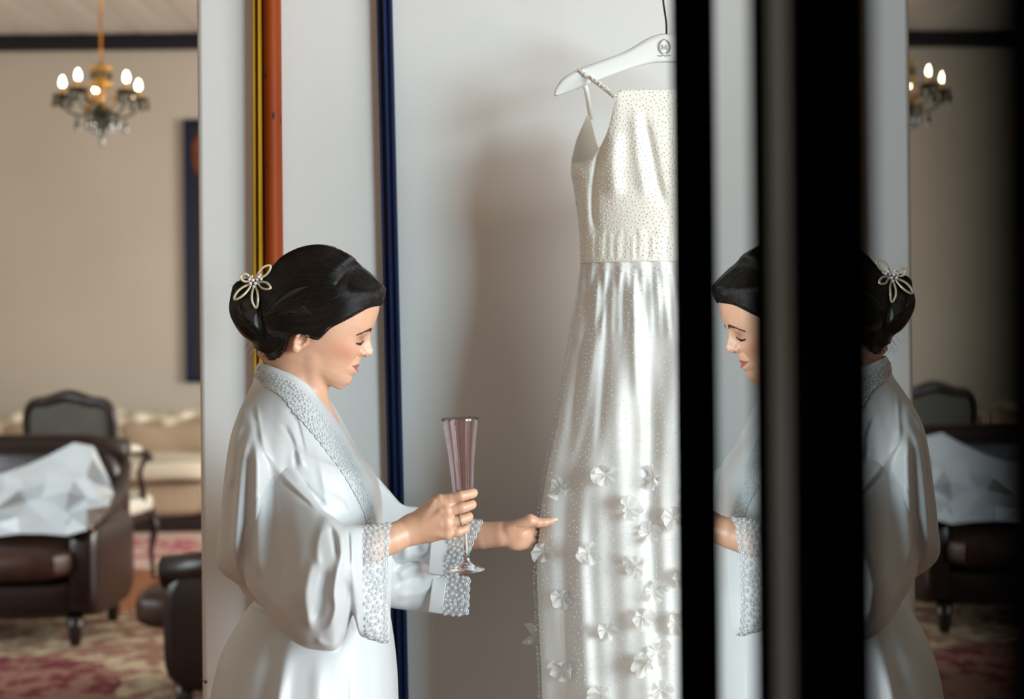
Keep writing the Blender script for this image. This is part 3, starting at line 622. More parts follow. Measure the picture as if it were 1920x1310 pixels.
# neck, shoulders' slope and upper chest (under the robe)
hv.cone(h3(556, 655), h3(545, 770), 52, 52, 22); hv.cone(h3(572, 690), h3(560, 770), 40, 44, 16)
for sg in (-1, 1):
    hv.cone(h3(592, 668, sg * 46), h3(590, 760, sg * 12), 9, 8, 14)              # neck tendon
    hv.cone(h3(545, 735, sg * 20), h3(560, 815, sg * 70), 32, 36, 20)            # slope to the shoulder
hv.ell(h3(560, 850), (78, 95, 92), None, 26); hv.cone(h3(572, 735, 0), h3(600, 800, 0), 30, 34, 20); hv.cone(h3(585, 760, 30), h3(600, 810, 30), 20, 26, 16); hv.cone(h3(585, 760, -30), h3(600, 810, -30), 20, 26, 16)
# ears
for sg in (-1, 1):
    c = h3(575, 640)
    M = Matrix.Rotation(math.radians(-14), 3, 'Z') @ Matrix.Rotation(sg * math.radians(20), 3, 'Y')
    e = lambda du, dv, dw: Vector(c) + M @ Vector((du * .85, dv, 0)) + Vector((0, 0, sg * (74 + dw)))
    hv.ell(e(0, 0, 0), (12, 19, 5), M, 3)
    hl = [(10, -2, 2), (11, 8, 4), (7, 17, 5), (-1, 20, 6), (-9, 15, 7), (-12, 5, 7), (-10, -6, 6), (-5, -14, 4)]
    hv.chain([e(*q) for q in hl], [2.6, 3, 3.2, 3.2, 3.2, 3.2, 3, 3.4], 1.6)
    hv.ell(e(0.5, -16, 3), (7.5, 7.5, 4.5), M, 3.5)                                        # lobe
    hv.ell(e(2.5, 2, 6.5), (6.5, 9.5, 7.0), M, 1.6, 's')                                     # hollow
    hv.ell(e(10, -3, 2.5), (3.2, 4.6, 3), M, 2.4)                                            # tragus
V, Q = hv.mesh(); V = relax(V, Q, 1, .4)
skin_parts = [(H2W(V), Q)]
# colour zones of the made-up face, kept as a vertex colour of the skin
def zone_head(Vh):
    u, v, w = Vh[:, 0], Vh[:, 1], Vh[:, 2]; aw = np.abs(w); fr = smoothstep(30, 60, u)
    lt = -12.5 - .002 * aw**2
    top = lt + (6.6 - 1.2 * np.exp(-(aw / 4)**2)) * np.clip(1 - (aw / 24)**1.6, 0, 1); bot = lt - 9.5 * np.clip(1 - (aw / 23)**2, 0, 1)
    lips = smoothstep(-.8, 1.0, top - v) * smoothstep(-.8, 1.0, v - bot) * (aw < 25) * fr
    blush = .5 * g2((aw - 50) / 20, (v - 8 - .22 * (aw - 50)) / 15) * fr
    shadow = .75 * g2((aw - 28) / 15, (v - 40) / 9) * fr
    return np.stack([lips, blush, shadow], 1)
zones = [zone_head(V)]
# ---- hair: swept back into a low bun with a flower
def head_surface_u(v, w):
    """front-most skin point at (v, w) in the head frame"""
    iv = int(round((v - hv.lo[1]) / hx_)); iw = int(round((w - hv.lo[2]) / hx_)); col = HEADF[:, iv, iw]; k = np.nonzero(col < 0)[0].max()
    return hv.lo[0] + hx_ * (k + (0 if k + 1 >= len(col) else col[k] / (col[k] - col[k + 1])))
def poly_sdf(U, V, pts):
    """signed distance to a polygon on a 2D grid (inside negative)"""
    d = np.full(np.broadcast(U, V).shape, 1e9, np.float32); sgn = np.ones_like(d); n = len(pts)
    for i in range(n):
        a, b = np.array(pts[i]), np.array(pts[i - 1]); e = b - a
        wx, wy = U - a[0], V - a[1]; t = np.clip((wx * e[0] + wy * e[1]) / (e @ e), 0, 1); d = np.minimum(d, (wx - e[0] * t)**2 + (wy - e[1] * t)**2)
        c1 = V >= a[1]; c2 = V < b[1]; c3 = e[0] * wy > e[1] * wx
        sgn = np.where((c1 & c2 & c3) | (~c1 & ~c2 & ~c3), -sgn, sgn)
    return sgn * np.sqrt(d)
O_px = interp_path([(724, 541), (717, 533.5), (707, 524), (697, 514), (688.6, 506.5), (679, 500.5), (671, 496), (667, 486), (656, 477.5), (640.5, 469.5), (628, 463.5), (613.8, 459.5), (600, 458.2), (587, 458.8), (573, 461.5), (560, 465), (546, 471), (533.6, 478), (524, 486), (515, 496), (500, 514), (487, 535), (478, 560), (478, 585), (486, 612), (494, 640), (503, 668)], 60)
O_uv = [W2H(*p) for p in O_px] + [W2H(*p) for p in [(520, 700), (560, 740), (620, 722), (648, 720), (662, 690), (690, 655), (692, 620), (712, 572), (720, 560)]]
H_px = [(726, 538), (721, 556), (716, 571), (698, 575), (686, 581.5), (673, 589), (652, 600.5), (640, 606), (631, 611.5), (622.5, 623), (611, 634.5), (600, 633.5), (588, 627), (575, 629.5), (562, 627), (553, 631), (549, 645), (542, 660), (533, 669), (518, 672), (505, 671), (480, 668), (400, 668), (400, 400), (760, 400), (742, 520)]
H_uv = [W2H(*p) for p in H_px]
hh = 1.6; hr = Vol((-178, -45, -100), (112, 184, 100), hh)
Uh, Vh, Wh = np.meshgrid(*[a.astype(np.float32) for a in hr.ax], indexing='ij', sparse=True)
U2, V2 = Uh[:, :, 0], Vh[:, :, 0]
dO = poly_sdf(U2, V2, O_uv); dH = poly_sdf(U2, V2, H_uv)
depth = np.clip(-dO, 0, None); Wm = 86 * np.sqrt(np.clip(1 - (1 - np.minimum(depth / 82, 1))**2, 0, 1))
Wm = np.where(dO > 0, -dO, Wm)
infl = (np.abs(Wh) - Wm[:, :, None]) * .6
base = face_field(Uh, Vh, Wh) - 2.8
f = smin(infl, base, 8)
# front lock lies proud of the rest, a soft dent along the parting
part = interp_path([(671, 496), (661, 507), (650, 521), (641, 536)], 12); dp = np.full(U2.shape, 1e9)
for p in part: q = W2H(*p); dp = np.minimum(dp, (U2 - q[0])**2 + (V2 - q[1])**2)
f = f + (1.6 * np.exp(-dp / 9))[:, :, None] * (np.abs(Wh) > 12)
f = smax(f, np.broadcast_to(dH[:, :, None], f.shape), 3.2)
hr.f = f.astype(np.float32)
B = lambda px, py, w=0: h3(px, py, w)
hr.ell(B(473, 572), (41, 49, 50), None, 9); hr.ell(B(486, 602), (44, 40, 50), None, 9); hr.ell(B(512, 640), (34, 32, 50), None, 14); hr.ell(B(458, 545), (22, 20, 34), None, 6)
# groove where the twisted bun tucks under
for a in (interp_path([(520, 545), (500, 575), (494, 605), (505, 632)], 14), interp_path([(446, 560), (462, 590), (452, 612)], 10)):
    for w0 in (1, -1):
        P3 = []
        for p in a: P3.append(B(p[0], p[1], w0 * 52))
        hr.chain(P3, [5] * len(P3), 5, 's')
HV, HQ = hr.mesh(); HV = relax(HV, HQ, 2)
def hair_mat(name, c1, c2, r):
    m = mat(name, c1, r, noise=(30, c2, .3), Specular_IOR_Level=.5); return m
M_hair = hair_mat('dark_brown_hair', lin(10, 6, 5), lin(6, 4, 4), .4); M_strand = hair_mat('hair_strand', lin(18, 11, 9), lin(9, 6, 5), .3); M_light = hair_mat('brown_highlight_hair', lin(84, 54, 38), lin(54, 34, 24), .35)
hair = np_mesh('hair', H2W(HV), HQ, M_hair, bride)
# lift map: outermost w of the hair at (u, v)
ins = hr.f < 0; nz_ = ins.shape[2]; top = nz_ - 1 - np.argmax(ins[:, :, ::-1], axis=2); anyi = ins.any(axis=2)
LM = np.where(anyi, hr.lo[2] + hh * top + 1.0, -5.0); k_ = np.ones(5) / 5
for _ in range(2): LM = np.apply_along_axis(lambda r: np.convolve(r, k_, 'same'), 0, LM); LM = np.apply_along_axis(lambda r: np.convolve(r, k_, 'same'), 1, LM)
raw = np.where(anyi, hr.lo[2] + hh * top + .6, -5.0); LM = np.maximum(LM, raw)
hin = HEADF < 0; SMt = np.where(hin.any(axis=2), hv.lo[2] + hx_ * (hin.shape[2] - 1 - np.argmax(hin[:, :, ::-1], axis=2)) + .5, -9)
def skin_w(u, v):
    return SMt[int(np.clip((u - hv.lo[0]) / hx_, 0, SMt.shape[0] - 1)), int(np.clip((v - hv.lo[1]) / hx_, 0, SMt.shape[1] - 1))]
def lift(px, py):
    u, v = W2H(px, py); a = np.clip((u - hr.lo[0]) / hh, 0, LM.shape[0] - 2); b = np.clip((v - hr.lo[1]) / hh, 0, LM.shape[1] - 2)
    i, j = int(a), int(b); fu, fv = a - i, b - j
    return u, v, max(skin_w(u, v) + .4, (LM[i, j] * (1 - fu) + LM[i + 1, j] * fu) * (1 - fv) + (LM[i, j + 1] * (1 - fu) + LM[i + 1, j + 1] * fu) * fv)
def family(paths, n, seed, spread=.04, npt=26, lim=(0, 1)):
    """strand centre lines between guide paths (photo px), lifted onto the hair"""
    r = np.random.default_rng(seed); G = [interp_path(p, npt) for p in paths]; m = len(G) - 1; out = []
    for q in range(n):
        s = (lim[0] + (lim[1] - lim[0]) * (q + r.random()) / n) * m; i = min(int(s), m - 1); t = s - i; p = G[i] * (1 - t) + G[i + 1] * t
        a, b = sorted(r.random(2) * np.array([.35, .35])); a, b = r.random() * .3, 1 - r.random() * .25
        ii = np.linspace(a, b, npt) * (npt - 1); p = np.stack([np.interp(ii, np.arange(npt), p[:, d]) for d in (0, 1)], 1)
        wob = np.sin(np.linspace(0, 5, npt) + r.random() * 6) * .7; L = np.array([lift(x, y + w_) for (x, y), w_ in zip(p, wob)])
        L[:, 2] += .5 + 1.1 * r.random() * np.sin(np.linspace(0, np.pi, npt)); out.append(L)
    return out
back = [[(690, 508), (640, 470), (587, 460), (535, 480), (500, 516), (476, 540)], [(668, 500), (630, 480), (580, 474), (540, 492), (510, 525), (485, 555)], [(658, 515), (620, 504), (575, 505), (540, 525), (512, 553), (490, 578)],
        [(645, 540), (610, 538), (570, 542), (540, 558), (515, 580), (490, 600)]]
front = [[(672, 498), (702, 522), (722, 545), (712, 568), (680, 584), (640, 603), (612, 622), (580, 626), (545, 622), (510, 618)], [(668, 502), (694, 524), (706, 546), (694, 566), (662, 583), (630, 600), (600, 612), (565, 614), (530, 610), (500, 605)],
         [(664, 508), (680, 528), (686, 546), (672, 562), (646, 576), (615, 590), (585, 598), (555, 598), (525, 595), (498, 590)], [(658, 518), (662, 534), (658, 548), (645, 560), (622, 570), (598, 578), (570, 582), (545, 582), (520, 580), (494, 580)]]
bunp = [[(520, 540), (490, 528), (458, 524), (438, 540), (431, 568), (434, 592), (450, 612)], [(515, 552), (488, 541), (462, 541), (448, 556), (444, 578), (450, 596), (466, 610)], [(508, 566), (486, 556), (468, 560), (460, 575), (462, 590), (474, 600), (490, 606)],
        [(545, 640), (528, 652), (500, 646), (474, 632), (452, 612), (440, 590), (434, 570)], [(540, 628), (520, 636), (498, 630), (478, 616), (464, 600), (456, 580), (454, 562)]]
nape = [[(549, 650), (530, 640), (510, 625), (498, 612)], [(538, 664), (520, 655), (504, 640), (492, 622)], [(512, 670), (500, 656), (488, 640), (478, 628)]]
edge = [[(718, 560), (716, 571), (698, 576.5), (673, 591), (652, 602.5), (631, 614), (617, 628), (606, 637), (590, 632)], [(722, 545), (712, 568), (680, 584), (640, 603), (612, 622), (585, 626), (560, 623)]]
mid = [[(648, 538), (625, 536), (595, 540), (560, 556), (530, 575), (498, 598)], [(652, 548), (630, 556), (600, 564), (565, 574), (530, 584), (494, 600)], [(640, 562), (615, 572), (585, 580), (550, 584), (520, 588), (496, 596)]]
nedge = [[(551, 634), (550, 650), (540, 664), (522, 674), (506, 674)], [(546, 630), (538, 646), (524, 658), (508, 664), (496, 656)]]
fam = family(back, 560, 1) + family(front, 760, 2) + family(mid, 300, 6) + family(bunp[:3], 300, 3) + family(bunp[3:], 220, 4) + family(nape, 110, 5, npt=14) + family(edge, 150, 7) + family(nedge, 70, 8, npt=14)
def strands(L, m, name, r0, parent, sides=(1, -1)):
    Vs = []; Qs = []; o = 0
    for q, p in enumerate(L):
        n = len(p); r = r0 * np.sin(np.linspace(.25, np.pi - .25, n))[:, None]
        t = np.gradient(p, axis=0); t /= np.linalg.norm(t, axis=1)[:, None] + 1e-9; a = np.array([0, 0, 1.0]) - t * t[:, 2:3]; a /= np.linalg.norm(a, axis=1)[:, None] + 1e-9; b = np.cross(t, a)
        ring = np.stack([p + (a * math.cos(x) + b * math.sin(x) * 1.5) * r for x in (.5, 2.6, 4.7)], 1)     # n,3,3
        for sg in sides:
            R = ring.copy(); R[:, :, 2] *= sg; Vs.append(R.reshape(-1, 3)); i = np.arange(n - 1)[:, None] * 3; j = np.arange(3)[None]; jn = (j + 1) % 3
            Qs.append((np.stack([i + j, i + jn, i + 3 + jn, i + 3 + j], -1).reshape(-1, 4)) + o); o += n * 3
    return stuff(np_mesh(name, H2W(np.vstack(Vs)), np.vstack(Qs), m, parent))
strands(fam, M_strand, 'strands', .42, hair)
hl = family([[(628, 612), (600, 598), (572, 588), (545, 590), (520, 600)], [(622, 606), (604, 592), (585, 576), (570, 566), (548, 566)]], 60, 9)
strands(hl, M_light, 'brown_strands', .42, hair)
r_ = np.random.default_rng(21); fly = []
for q in range(34):     # loose hairs at the nape, round the bun and over the ear
    if q < 16: x, y = 470 + 40 * r_.random(), 640 + 26 * r_.random(); d = (-6 - 8 * r_.random(), 5 + 8 * r_.random())
    elif q < 26: x, y = 445 + 60 * r_.random(), 530 + 8 * r_.random(); d = (10 * r_.random() - 20, -8 - 6 * r_.random())
    else: x, y = 545 + 8 * r_.random(), 622 + 12 * r_.random(); d = (46 + 12 * r_.random(), 4 + 6 * r_.random())
    A = np.array(lift(x, y)); pts = []
    for t in np.linspace(0, 1, 10):
        if q >= 26: u, v, w_ = lift(x + d[0] * t, y + d[1] * (t - 1.1 * t * (1 - t))); pts.append((u, v, max(w_, 78) + 6))
        else: u, v = W2H(x + d[0] * t, y + d[1] * t + 8 * t * t * (r_.random() * .1 + .9)); pts.append((u, v, A[2] * (.8 if q < 16 else .3) * (1 - .2 * t)))
    fly.append(np.array(pts))
strands(fly, M_hair, 'loose_strands', .2, hair, (1,))
# ---- brows and lashes
M_brow = mat('brow_hair', lin(58, 38, 28), .6)
for sg in (1, -1):
    mb = MB(); r_ = np.random.default_rng(5)
    cl = interp_path([(8, 59.5), (19, 61), (30, 58), (39, 51.5), (46, 45.5)], 60)
    for k in range(230):
        t = r_.random(); i = int(t * 58); w0, v0 = cl[i]; hgt = 8.2 * (1 - .68 * t) * (.7 + .3 * min(1, t * 8)); v0 += (r_.random() - .5) * hgt; w0 += (r_.random() - .5) * 2
        d = cl[i + 1] - cl[i]; d /= np.linalg.norm(d); pts = []
        for q in (0, .5, 1): wv = (w0 + d[0] * 4.5 * q, v0 + d[1] * 4.5 * q + (1.6 - 2 * t) * q * .8); pts.append(H2W((head_surface_u(wv[1], wv[0]) + .35, wv[1], sg * wv[0])))
        mb.tube(pts, [.00022, .00022, .00008], 3)
    stuff(mb.build('eyebrow', M_brow, bride))
    mb = MB()
    for k in range(46):
        w0 = 14.5 + 26 * k / 45; v0 = lid_line(np.float64(w0)) - .4; u0 = head_surface_u(v0, w0) + .2; ln = 2.6 + 3.4 * smoothstep(14, 38, w0)
        sp = (w0 - 26) / 14; a = np.array((u0, v0, w0)); pts = [a, a + np.array((.62, -.42, .28 * sp)) * ln * .55, a + np.array((.9, -.42, .5 * sp)) * ln]
        mb.tube([H2W((p[0], p[1], sg * p[2])) for p in pts], [.0003, .0002, .00006], 3)
    mb.tube([H2W((head_surface_u(lid_line(np.float64(w0)) - .3, w0) + .1, lid_line(np.float64(w0)) - .3, sg * w0)) for w0 in np.linspace(14, 41, 16)], .00062, 5)
    stuff(mb.build('eyelashes', M_hair, bride))
# ---- flower comb in the hair: five open metal petals round a cluster of pearls
M_pet = mat('pale_gold_metal', lin(226, 212, 182), .3, .25); M_pearl = mat('pearl', lin(236, 232, 228), .18, 0, Coat_Weight=.6)
def fpt(px, py, dw):
    u, v, w_ = lift(px, py); return Vector(H2W((u, v, max(w_, 40) + dw)))
fc = (484.5, 529); comb = bpy.data.objects.new('hair_flower', None); COL.objects.link(comb); setpar(comb, bride)
tips = [((515.5, 500), 7.5), ((520.5, 542.5), 6.5), ((490.5, 578.5), 6.5), ((448.5, 562.5), 7), ((460.5, 519), 7.5)]
for (tx, ty), hw in tips:
    ax = np.array([tx - fc[0], ty - fc[1]]); L = np.linalg.norm(ax); ax /= L; nr = np.array([-ax[1], ax[0]]); pts = []
    for k in range(28):
        a = 2 * math.pi * k / 28; t = .5 - .5 * math.cos(a); s = math.sin(a) * hw * 1.5 * (t ** .55) * (1 - t ** 3 * .55) ; q = np.array(fc) + ax * (5 + (L - 5) * t) + nr * s
        pts.append(fpt(q[0], q[1], 4 + 5 * math.sin(t * 2.2)))
    # keep the outline planar-ish and smooth
    A = np.array(pts)
    for _ in range(2): A = (np.roll(A, 1, 0) + 2 * A + np.roll(A, -1, 0)) / 4
    MB().tube(A, .0020, 8, closed=True).build('petal', M_pet, comb, smooth=True)
for k, (x, y, r) in enumerate([(483, 527, 3.4), (488, 533, 3.4), (479, 533, 3.0), (485, 539, 3.2), (494, 521, 3.2), (499, 525, 2.8), (491, 526, 2.8), (497, 517, 2.4), (477, 526, 2.4), (494, 534, 2.5), (502, 531, 2.2), (482, 520, 2.2)]):
    MB().ball(fpt(x, y, 9 + (k % 3) * 1.5), r * PX, nu=12, nv=8).build('pearl', M_pearl, comb, smooth=True)
wr = MB().tube([fpt(446, 557, 3), fpt(450, 551, 4), fpt(458, 543, 5)], .0007, 5)
MB().tube([fpt(670 + k * 1.3, 493.5 + k * 1.1 + (k % 2) * .8, -52 - 10 * (k % 2)) if False else Vector(H2W((*W2H(669 + k * 1.6, 495 + k * 1.2), 6 + 3 * (k % 2)))) for k in range(8)], .0008, 5).build('side_clip', M_pet, comb, smooth=True)
# ---- arms and hands
def hand_block(lo, hi, h, build, z=0):
    v = Vol(lo, hi, h); build(v); V, Q = v.mesh(); V = relax(V, Q, 1, .4); skin_parts.append((V, Q))
    return v, V
YR = 2.25; K = YR / F
GA = lambda py: 862.5 + (py - 784) * 12 / 283      # axis of the tilted glass in the photo
Rf = dict(index=[(826, 938, 2.229, 9.2), (866, 929.5, 2.2245, 8.7), (887, 924.5, 2.236, 8.2), (887.5, 923, 2.252, 7.2)],
          middle=[(838, 958, 2.224, 9.2), (868, 951.5, 2.225, 8.5), (885, 946, 2.2345, 8.0), (885, 944, 2.249, 7.0)],
          ring=[(838, 981, 2.226, 9.0), (866, 974, 2.2295, 8.4), (879, 969, 2.2375, 7.9), (878.5, 966.5, 2.250, 6.9)],
          little=[(837, 1000, 2.231, 8.2), (860, 996.5, 2.234, 7.5), (873.5, 991, 2.2395, 7.0), (873, 989, 2.249, 6.2)])
def right_hand(v):
    q = lambda a: P(a[0], a[1], a[2])
    W = (776, 991, 2.241)
    v.chain([P(690, 1028, 2.205), P(732, 1010, 2.222), P(762, 997, 2.236), q(W)], [29 * K, 28 * K, 26 * K, 24 * K], .002)
    for n, f in Rf.items():
        v.cone(q(W), q(f[0]), 20 * K, (f[0][3] + 3.0) * K, .014)
        pts = []; rad = []
        for i in range(3):
            for t in np.linspace(0, 1, 5)[: 5 if i == 2 else 4]: pts.append(q(f[i]).lerp(q(f[i + 1]), t)); rad.append((f[i][3] * (1 - t) + f[i + 1][3] * t) * K)
        A = np.array(pts); r = np.array(rad)
        for _ in range(2): A[1:-1] = (A[:-2] + 2 * A[1:-1] + A[2:]) / 4
        for i in range(len(A) - 1): v.cone(A[i], A[i + 1], r[i] * 1.1, r[i + 1] * 1.1, .001)
        v.ell(q(f[0]) + Vector((0, -.0022, 0)), (8 * K, 6.5 * K, 7.5 * K), None, .007)       # knuckle
        v.ell(q(f[1]) + Vector((-.002, -.0008, 0)), (8.2 * K, 7.8 * K, 8.3 * K), None, .004)
        a, b = q(W) + Vector((.014, -.0165, (985 - f[0][1]) * .00022)), q(f[0]) + Vector((-.010, -.0075, 0)); v.cone(a, b, .0016, .002, .007)       # tendon
    v.cone(P(818, 952, 2.238), P(818, 995, 2.241), 14.5 * K, 13 * K, .012); v.cone(P(800, 962, 2.239), P(804, 1000, 2.243), 16 * K, 14 * K, .012)
    v.ell(P(800, 985, 2.252), (26 * K, .014, 24 * K), None, .012)
    v.chain([P(782, 978, 2.258), P(818, 952, 2.283), P(848, 936, 2.2835), P(866, 926, 2.2765)], [15 * K, 11 * K, 8.4 * K, 6.6 * K], .006)
xs = [P(690, 900, 2.2).x - .03, P(905, 900, 2.26).x + .01]
_, V = hand_block((xs[0], 2.155, P(0, 1062, 2.2).z), (xs[1], 2.31, P(0, 896, 2.2).z), .00125, right_hand); zones.append(np.zeros((len(V), 3)))
YL = 2.53; KL = YL / F
def left_hand(v):
    v.chain([P(850, 1004, 2.57), P(905, 1003, 2.55), P(940, 1001, 2.54)], [27 * KL, 25.5 * KL, 23.5 * KL], .0015)
    v.cone(P(940, 1001, 2.54), P(972, 998, 2.538), 23.4 * KL, 22 * KL, .003)
    v.ell(P(972, 1005, 2.546), (27 * KL, .015, 27.5 * KL), None, .010)                   # palm, its heel low
    v.ell(P(966, 1016, 2.535), (18 * KL, .013, 15 * KL), None, .008)
    v.cone(P(958, 992, 2.527), P(994, 975.5, 2.519), 13.5 * KL, 11.5 * KL, .008)             # ball of the thumb
    v.chain([P(994, 974.5, 2.520), P(1008, 979.5, 2.521), P(1020, 979, 2.523), P(1032, 976.5, 2.526), P(1042.5, 974.3, 2.529)], [11.5 * KL, 9.4 * KL, 8.4 * KL, 7.2 * KL, 4.4 * KL], .001)
    for a in ((986, 983, 1014, 984, 1022, 981, 8.4), (988, 997, 1014, 999, 1020, 996, 8.2), (988, 1010, 1010, 1013, 1017, 1010, 8), (984, 1022, 1004, 1024, 1011, 1022, 7)):
        v.chain([P(a[0], a[1], 2.552), P(a[2] - 4, a[3], 2.602), P(a[4] - 2, a[5], 2.622), P(a[4] + 6, a[5], 2.632)], [(a[6] + 1) * KL, a[6] * KL, (a[6] - .8) * KL, (a[6] - 1.8) * KL], .003)
    v.cone(P(966, 989, 2.5125), P(990, 990, 2.5105), .0008, .0008, .004, 's')                # crease under the thumb
    v.cone(P(958, 1003, 2.524), P(990, 994, 2.520), .001, .001, .004, 's')
xs = [P(850, 1000, 2.57).x, P(1050, 1000, 2.53).x + .012]
_, V = hand_block((xs[0], 2.49, P(0, 1040, 2.53).z - .01), (xs[1], 2.65, P(0, 945, 2.53).z), .0014, left_hand); zones.append(np.zeros((len(V), 3)))
# ---- the rest of the body, hidden by the robe
def trunk(v):
    for sg in (-1, 1):
        v.cone((P(545, 850, 2.4).x, 2.4 + sg * .09, 1.235), (P(540, 850, 2.4).x, 2.4 + sg * .03, 1.25), .04, .05, .02)
        v.chain([(-.385, 2.4 + sg * .075, .86), (-.375, 2.4 + sg * .085, .48), (-.39, 2.4 + sg * .085, .10)], [.082, .055, .038], .03)
        v.chain([(-.395, 2.4 + sg * .085, .04), (-.36, 2.4 + sg * .09, .035), (-.25, 2.4 + sg * .10, .022), (-.215, 2.4 + sg * .10, .018)], [.036, .034, .022, .016], .012)
    v.chain([P(545, 840, 2.325), P(562, 945, 2.285), P(588, 1044, 2.205)], [.034, .033, .030], .004); v.cone(P(588, 1044, 2.205), P(700, 1026, 2.21), .028, .024, .004)
    v.chain([P(560, 850, 2.50), P(620, 940, 2.53), P(700, 1020, 2.575)], [.034, .034, .031], .004); v.cone(P(700, 1020, 2.575), P(860, 1004, 2.568), .030, .024, .004)
    v.ell((-.365, 2.4, 1.16), (.078, .12, .16), None, .02); v.ell((-.365, 2.4, .86), (.095, .14, .13), None, .06)
_, V = hand_block((-.56, 2.08, -.01), (-.02, 2.70, 1.40), .009, trunk); V[:, 2] = np.maximum(V[:, 2], .002); zones.append(np.zeros((len(V), 3)))
# nails and the ring
M_nail = mat('pale_nail', lin(236, 206, 196), .18)
def nail(c, d, n, L, W_):
    d = Vector(d).normalized(); n = (Vector(n) - d * Vector(n).dot(d)).normalized(); M = Matrix((d, n.cross(d), n)).transposed()
    MB().ball(c, (L, W_, .0011), M, 12, 8).build('fingernail', M_nail, bride, smooth=True)
for n_, f in Rf.items():
    a, b = P(*f[2][:3]), P(*f[3][:3]); nail(a.lerp(b, .72) + Vector((f[3][3] * K * .93, 0, .0008)), b - a, (1, -.1, .15), .0058, f[3][3] * K * .72)
nail(P(1039.5, 973.2, 2.528 - 5.0 * KL), P(1046, 973.0, 2.528) - P(1034, 975.5, 2.524), (0, -.75, .66), .0072, .0036)
M_steel = mat('silver', lin(196, 196, 200), .2, 1.0); M_gem = mat('dark_gem', lin(60, 60, 66), .05, 0, Specular_IOR_Level=.9)
ra, rb_ = P(*Rf['ring'][0][:3]), P(*Rf['ring'][1][:3]); rc = ra.lerp(rb_, .86); rd_ = (rb_ - ra).normalized(); e1_ = rd_.orthogonal().normalized(); e2_ = rd_.cross(e1_); rr_ = 9.5 * K
ro = MB().tube([rc + (e1_ * math.cos(t) + e2_ * math.sin(t)) * rr_ for t in np.linspace(0, 2 * math.pi, 29)[:-1]], .0011, 6, closed=True).build('ring', M_steel, bride, smooth=True)
for k in range(14):
    t = 2 * math.pi * k / 14; MB().ball(rc + (e1_ * math.cos(t) + e2_ * math.sin(t)) * (rr_ + .0009), .0011, nu=6, nv=4).build('stone', M_gem if k % 2 else M_steel, ro)
def skin_mat():
    m = bpy.data.materials.new('skin'); m.use_nodes = True; nt = m.node_tree; b = nt.nodes['Principled BSDF']; L = nt.links.new
    b.inputs['Roughness'].default_value = .41; b.inputs['Specular IOR Level'].default_value = .5; b.inputs['Subsurface Weight'].default_value = .12; b.inputs['Subsurface Radius'].default_value = (1, .35, .2); b.inputs['Subsurface Scale'].default_value = .006
    at = nt.nodes.new('ShaderNodeVertexColor'); at.layer_name = 'zones'; sp = nt.nodes.new('ShaderNodeSeparateColor'); L(at.outputs[0], sp.inputs[0])
    no = nt.nodes.new('ShaderNodeTexNoise'); no.inputs['Scale'].default_value = 60; tc = nt.nodes.new('ShaderNodeTexCoord'); L(tc.outputs['Object'], no.inputs['Vector'])
    base = nt.nodes.new('ShaderNodeMixRGB'); base.inputs[1].default_value = lin(203, 155, 126); base.inputs[2].default_value = lin(214, 168, 140); L(no.outputs[0], base.inputs[0])
    prev = base.outputs[0]
    for ch, col in (('Green', lin(198, 120, 92)), ('Blue', lin(132, 88, 68)), ('Red', lin(164, 92, 90))):
        mx = nt.nodes.new('ShaderNodeMixRGB'); mx.inputs[2].default_value = col; L(sp.outputs[ch], mx.inputs[0]); L(prev, mx.inputs[1]); prev = mx.outputs[0]
    L(prev, b.inputs['Base Color'])
    bu = nt.nodes.new('ShaderNodeBump'); bu.inputs['Strength'].default_value = .05; n2 = nt.nodes.new('ShaderNodeTexNoise'); n2.inputs['Scale'].default_value = 400; L(tc.outputs['Object'], n2.inputs['Vector']); L(n2.outputs[0], bu.inputs['Height']); bu.inputs['Distance'].default_value = .002; L(bu.outputs[0], b.inputs['Normal'])
    return m
M_skin = skin_mat()
off = 0; VV = []; QQ = []
for V, Q in skin_parts: VV.append(V); QQ.append(Q + off); off += len(V)
body = np_mesh('body', np.vstack(VV), np.vstack(QQ), M_skin, bride)
Z = np.vstack(zones); ca = body.data.color_attributes.new('zones', 'FLOAT_COLOR', 'POINT')
ca.data.foreach_set('color', np.hstack([Z, np.ones((len(Z), 1))]).astype(np.float32).ravel())
# ---- the robe
def satin(name, c, r=.38):
    m = mat(name, c, r, bump=(900, .03), Sheen_Weight=.15, Specular_IOR_Level=.4); return m
M_satin = satin('white_satin', (0.565, 0.58, 0.585, 1)); M_band = satin('white_satin_band', (0.60, 0.615, 0.615, 1), .45)
M_thread = mat('lace_thread', (0.64, 0.66, 0.67, 1), .6)
def net_mat(name, a):
    m = bpy.data.materials.new(name); m.use_nodes = True; nt = m.node_tree; b = nt.nodes['Principled BSDF']; o = nt.nodes['Material Output']
    b.inputs['Base Color'].default_value = (.70, .72, .73, 1); b.inputs['Roughness'].default_value = .7
    t = nt.nodes.new('ShaderNodeBsdfTransparent'); mx = nt.nodes.new('ShaderNodeMixShader'); mx.inputs[0].default_value = a
    nt.links.new(t.outputs[0], mx.inputs[1]); nt.links.new(b.outputs[0], mx.inputs[2]); nt.links.new(mx.outputs[0], o.inputs[0]); return m
M_net = net_mat('lace_net', .42)
M_net2 = net_mat('lace_net_fine', .25)
def proj(V):
    """world -> photo px (numpy)"""
    X, Y, Z = V[:, 0], V[:, 1], V[:, 2]; a = X / Y * F; b = (CAMZ - Z) / Y * F
    return a * _c + b * _s + 960, -a * _s + b * _c + HZ
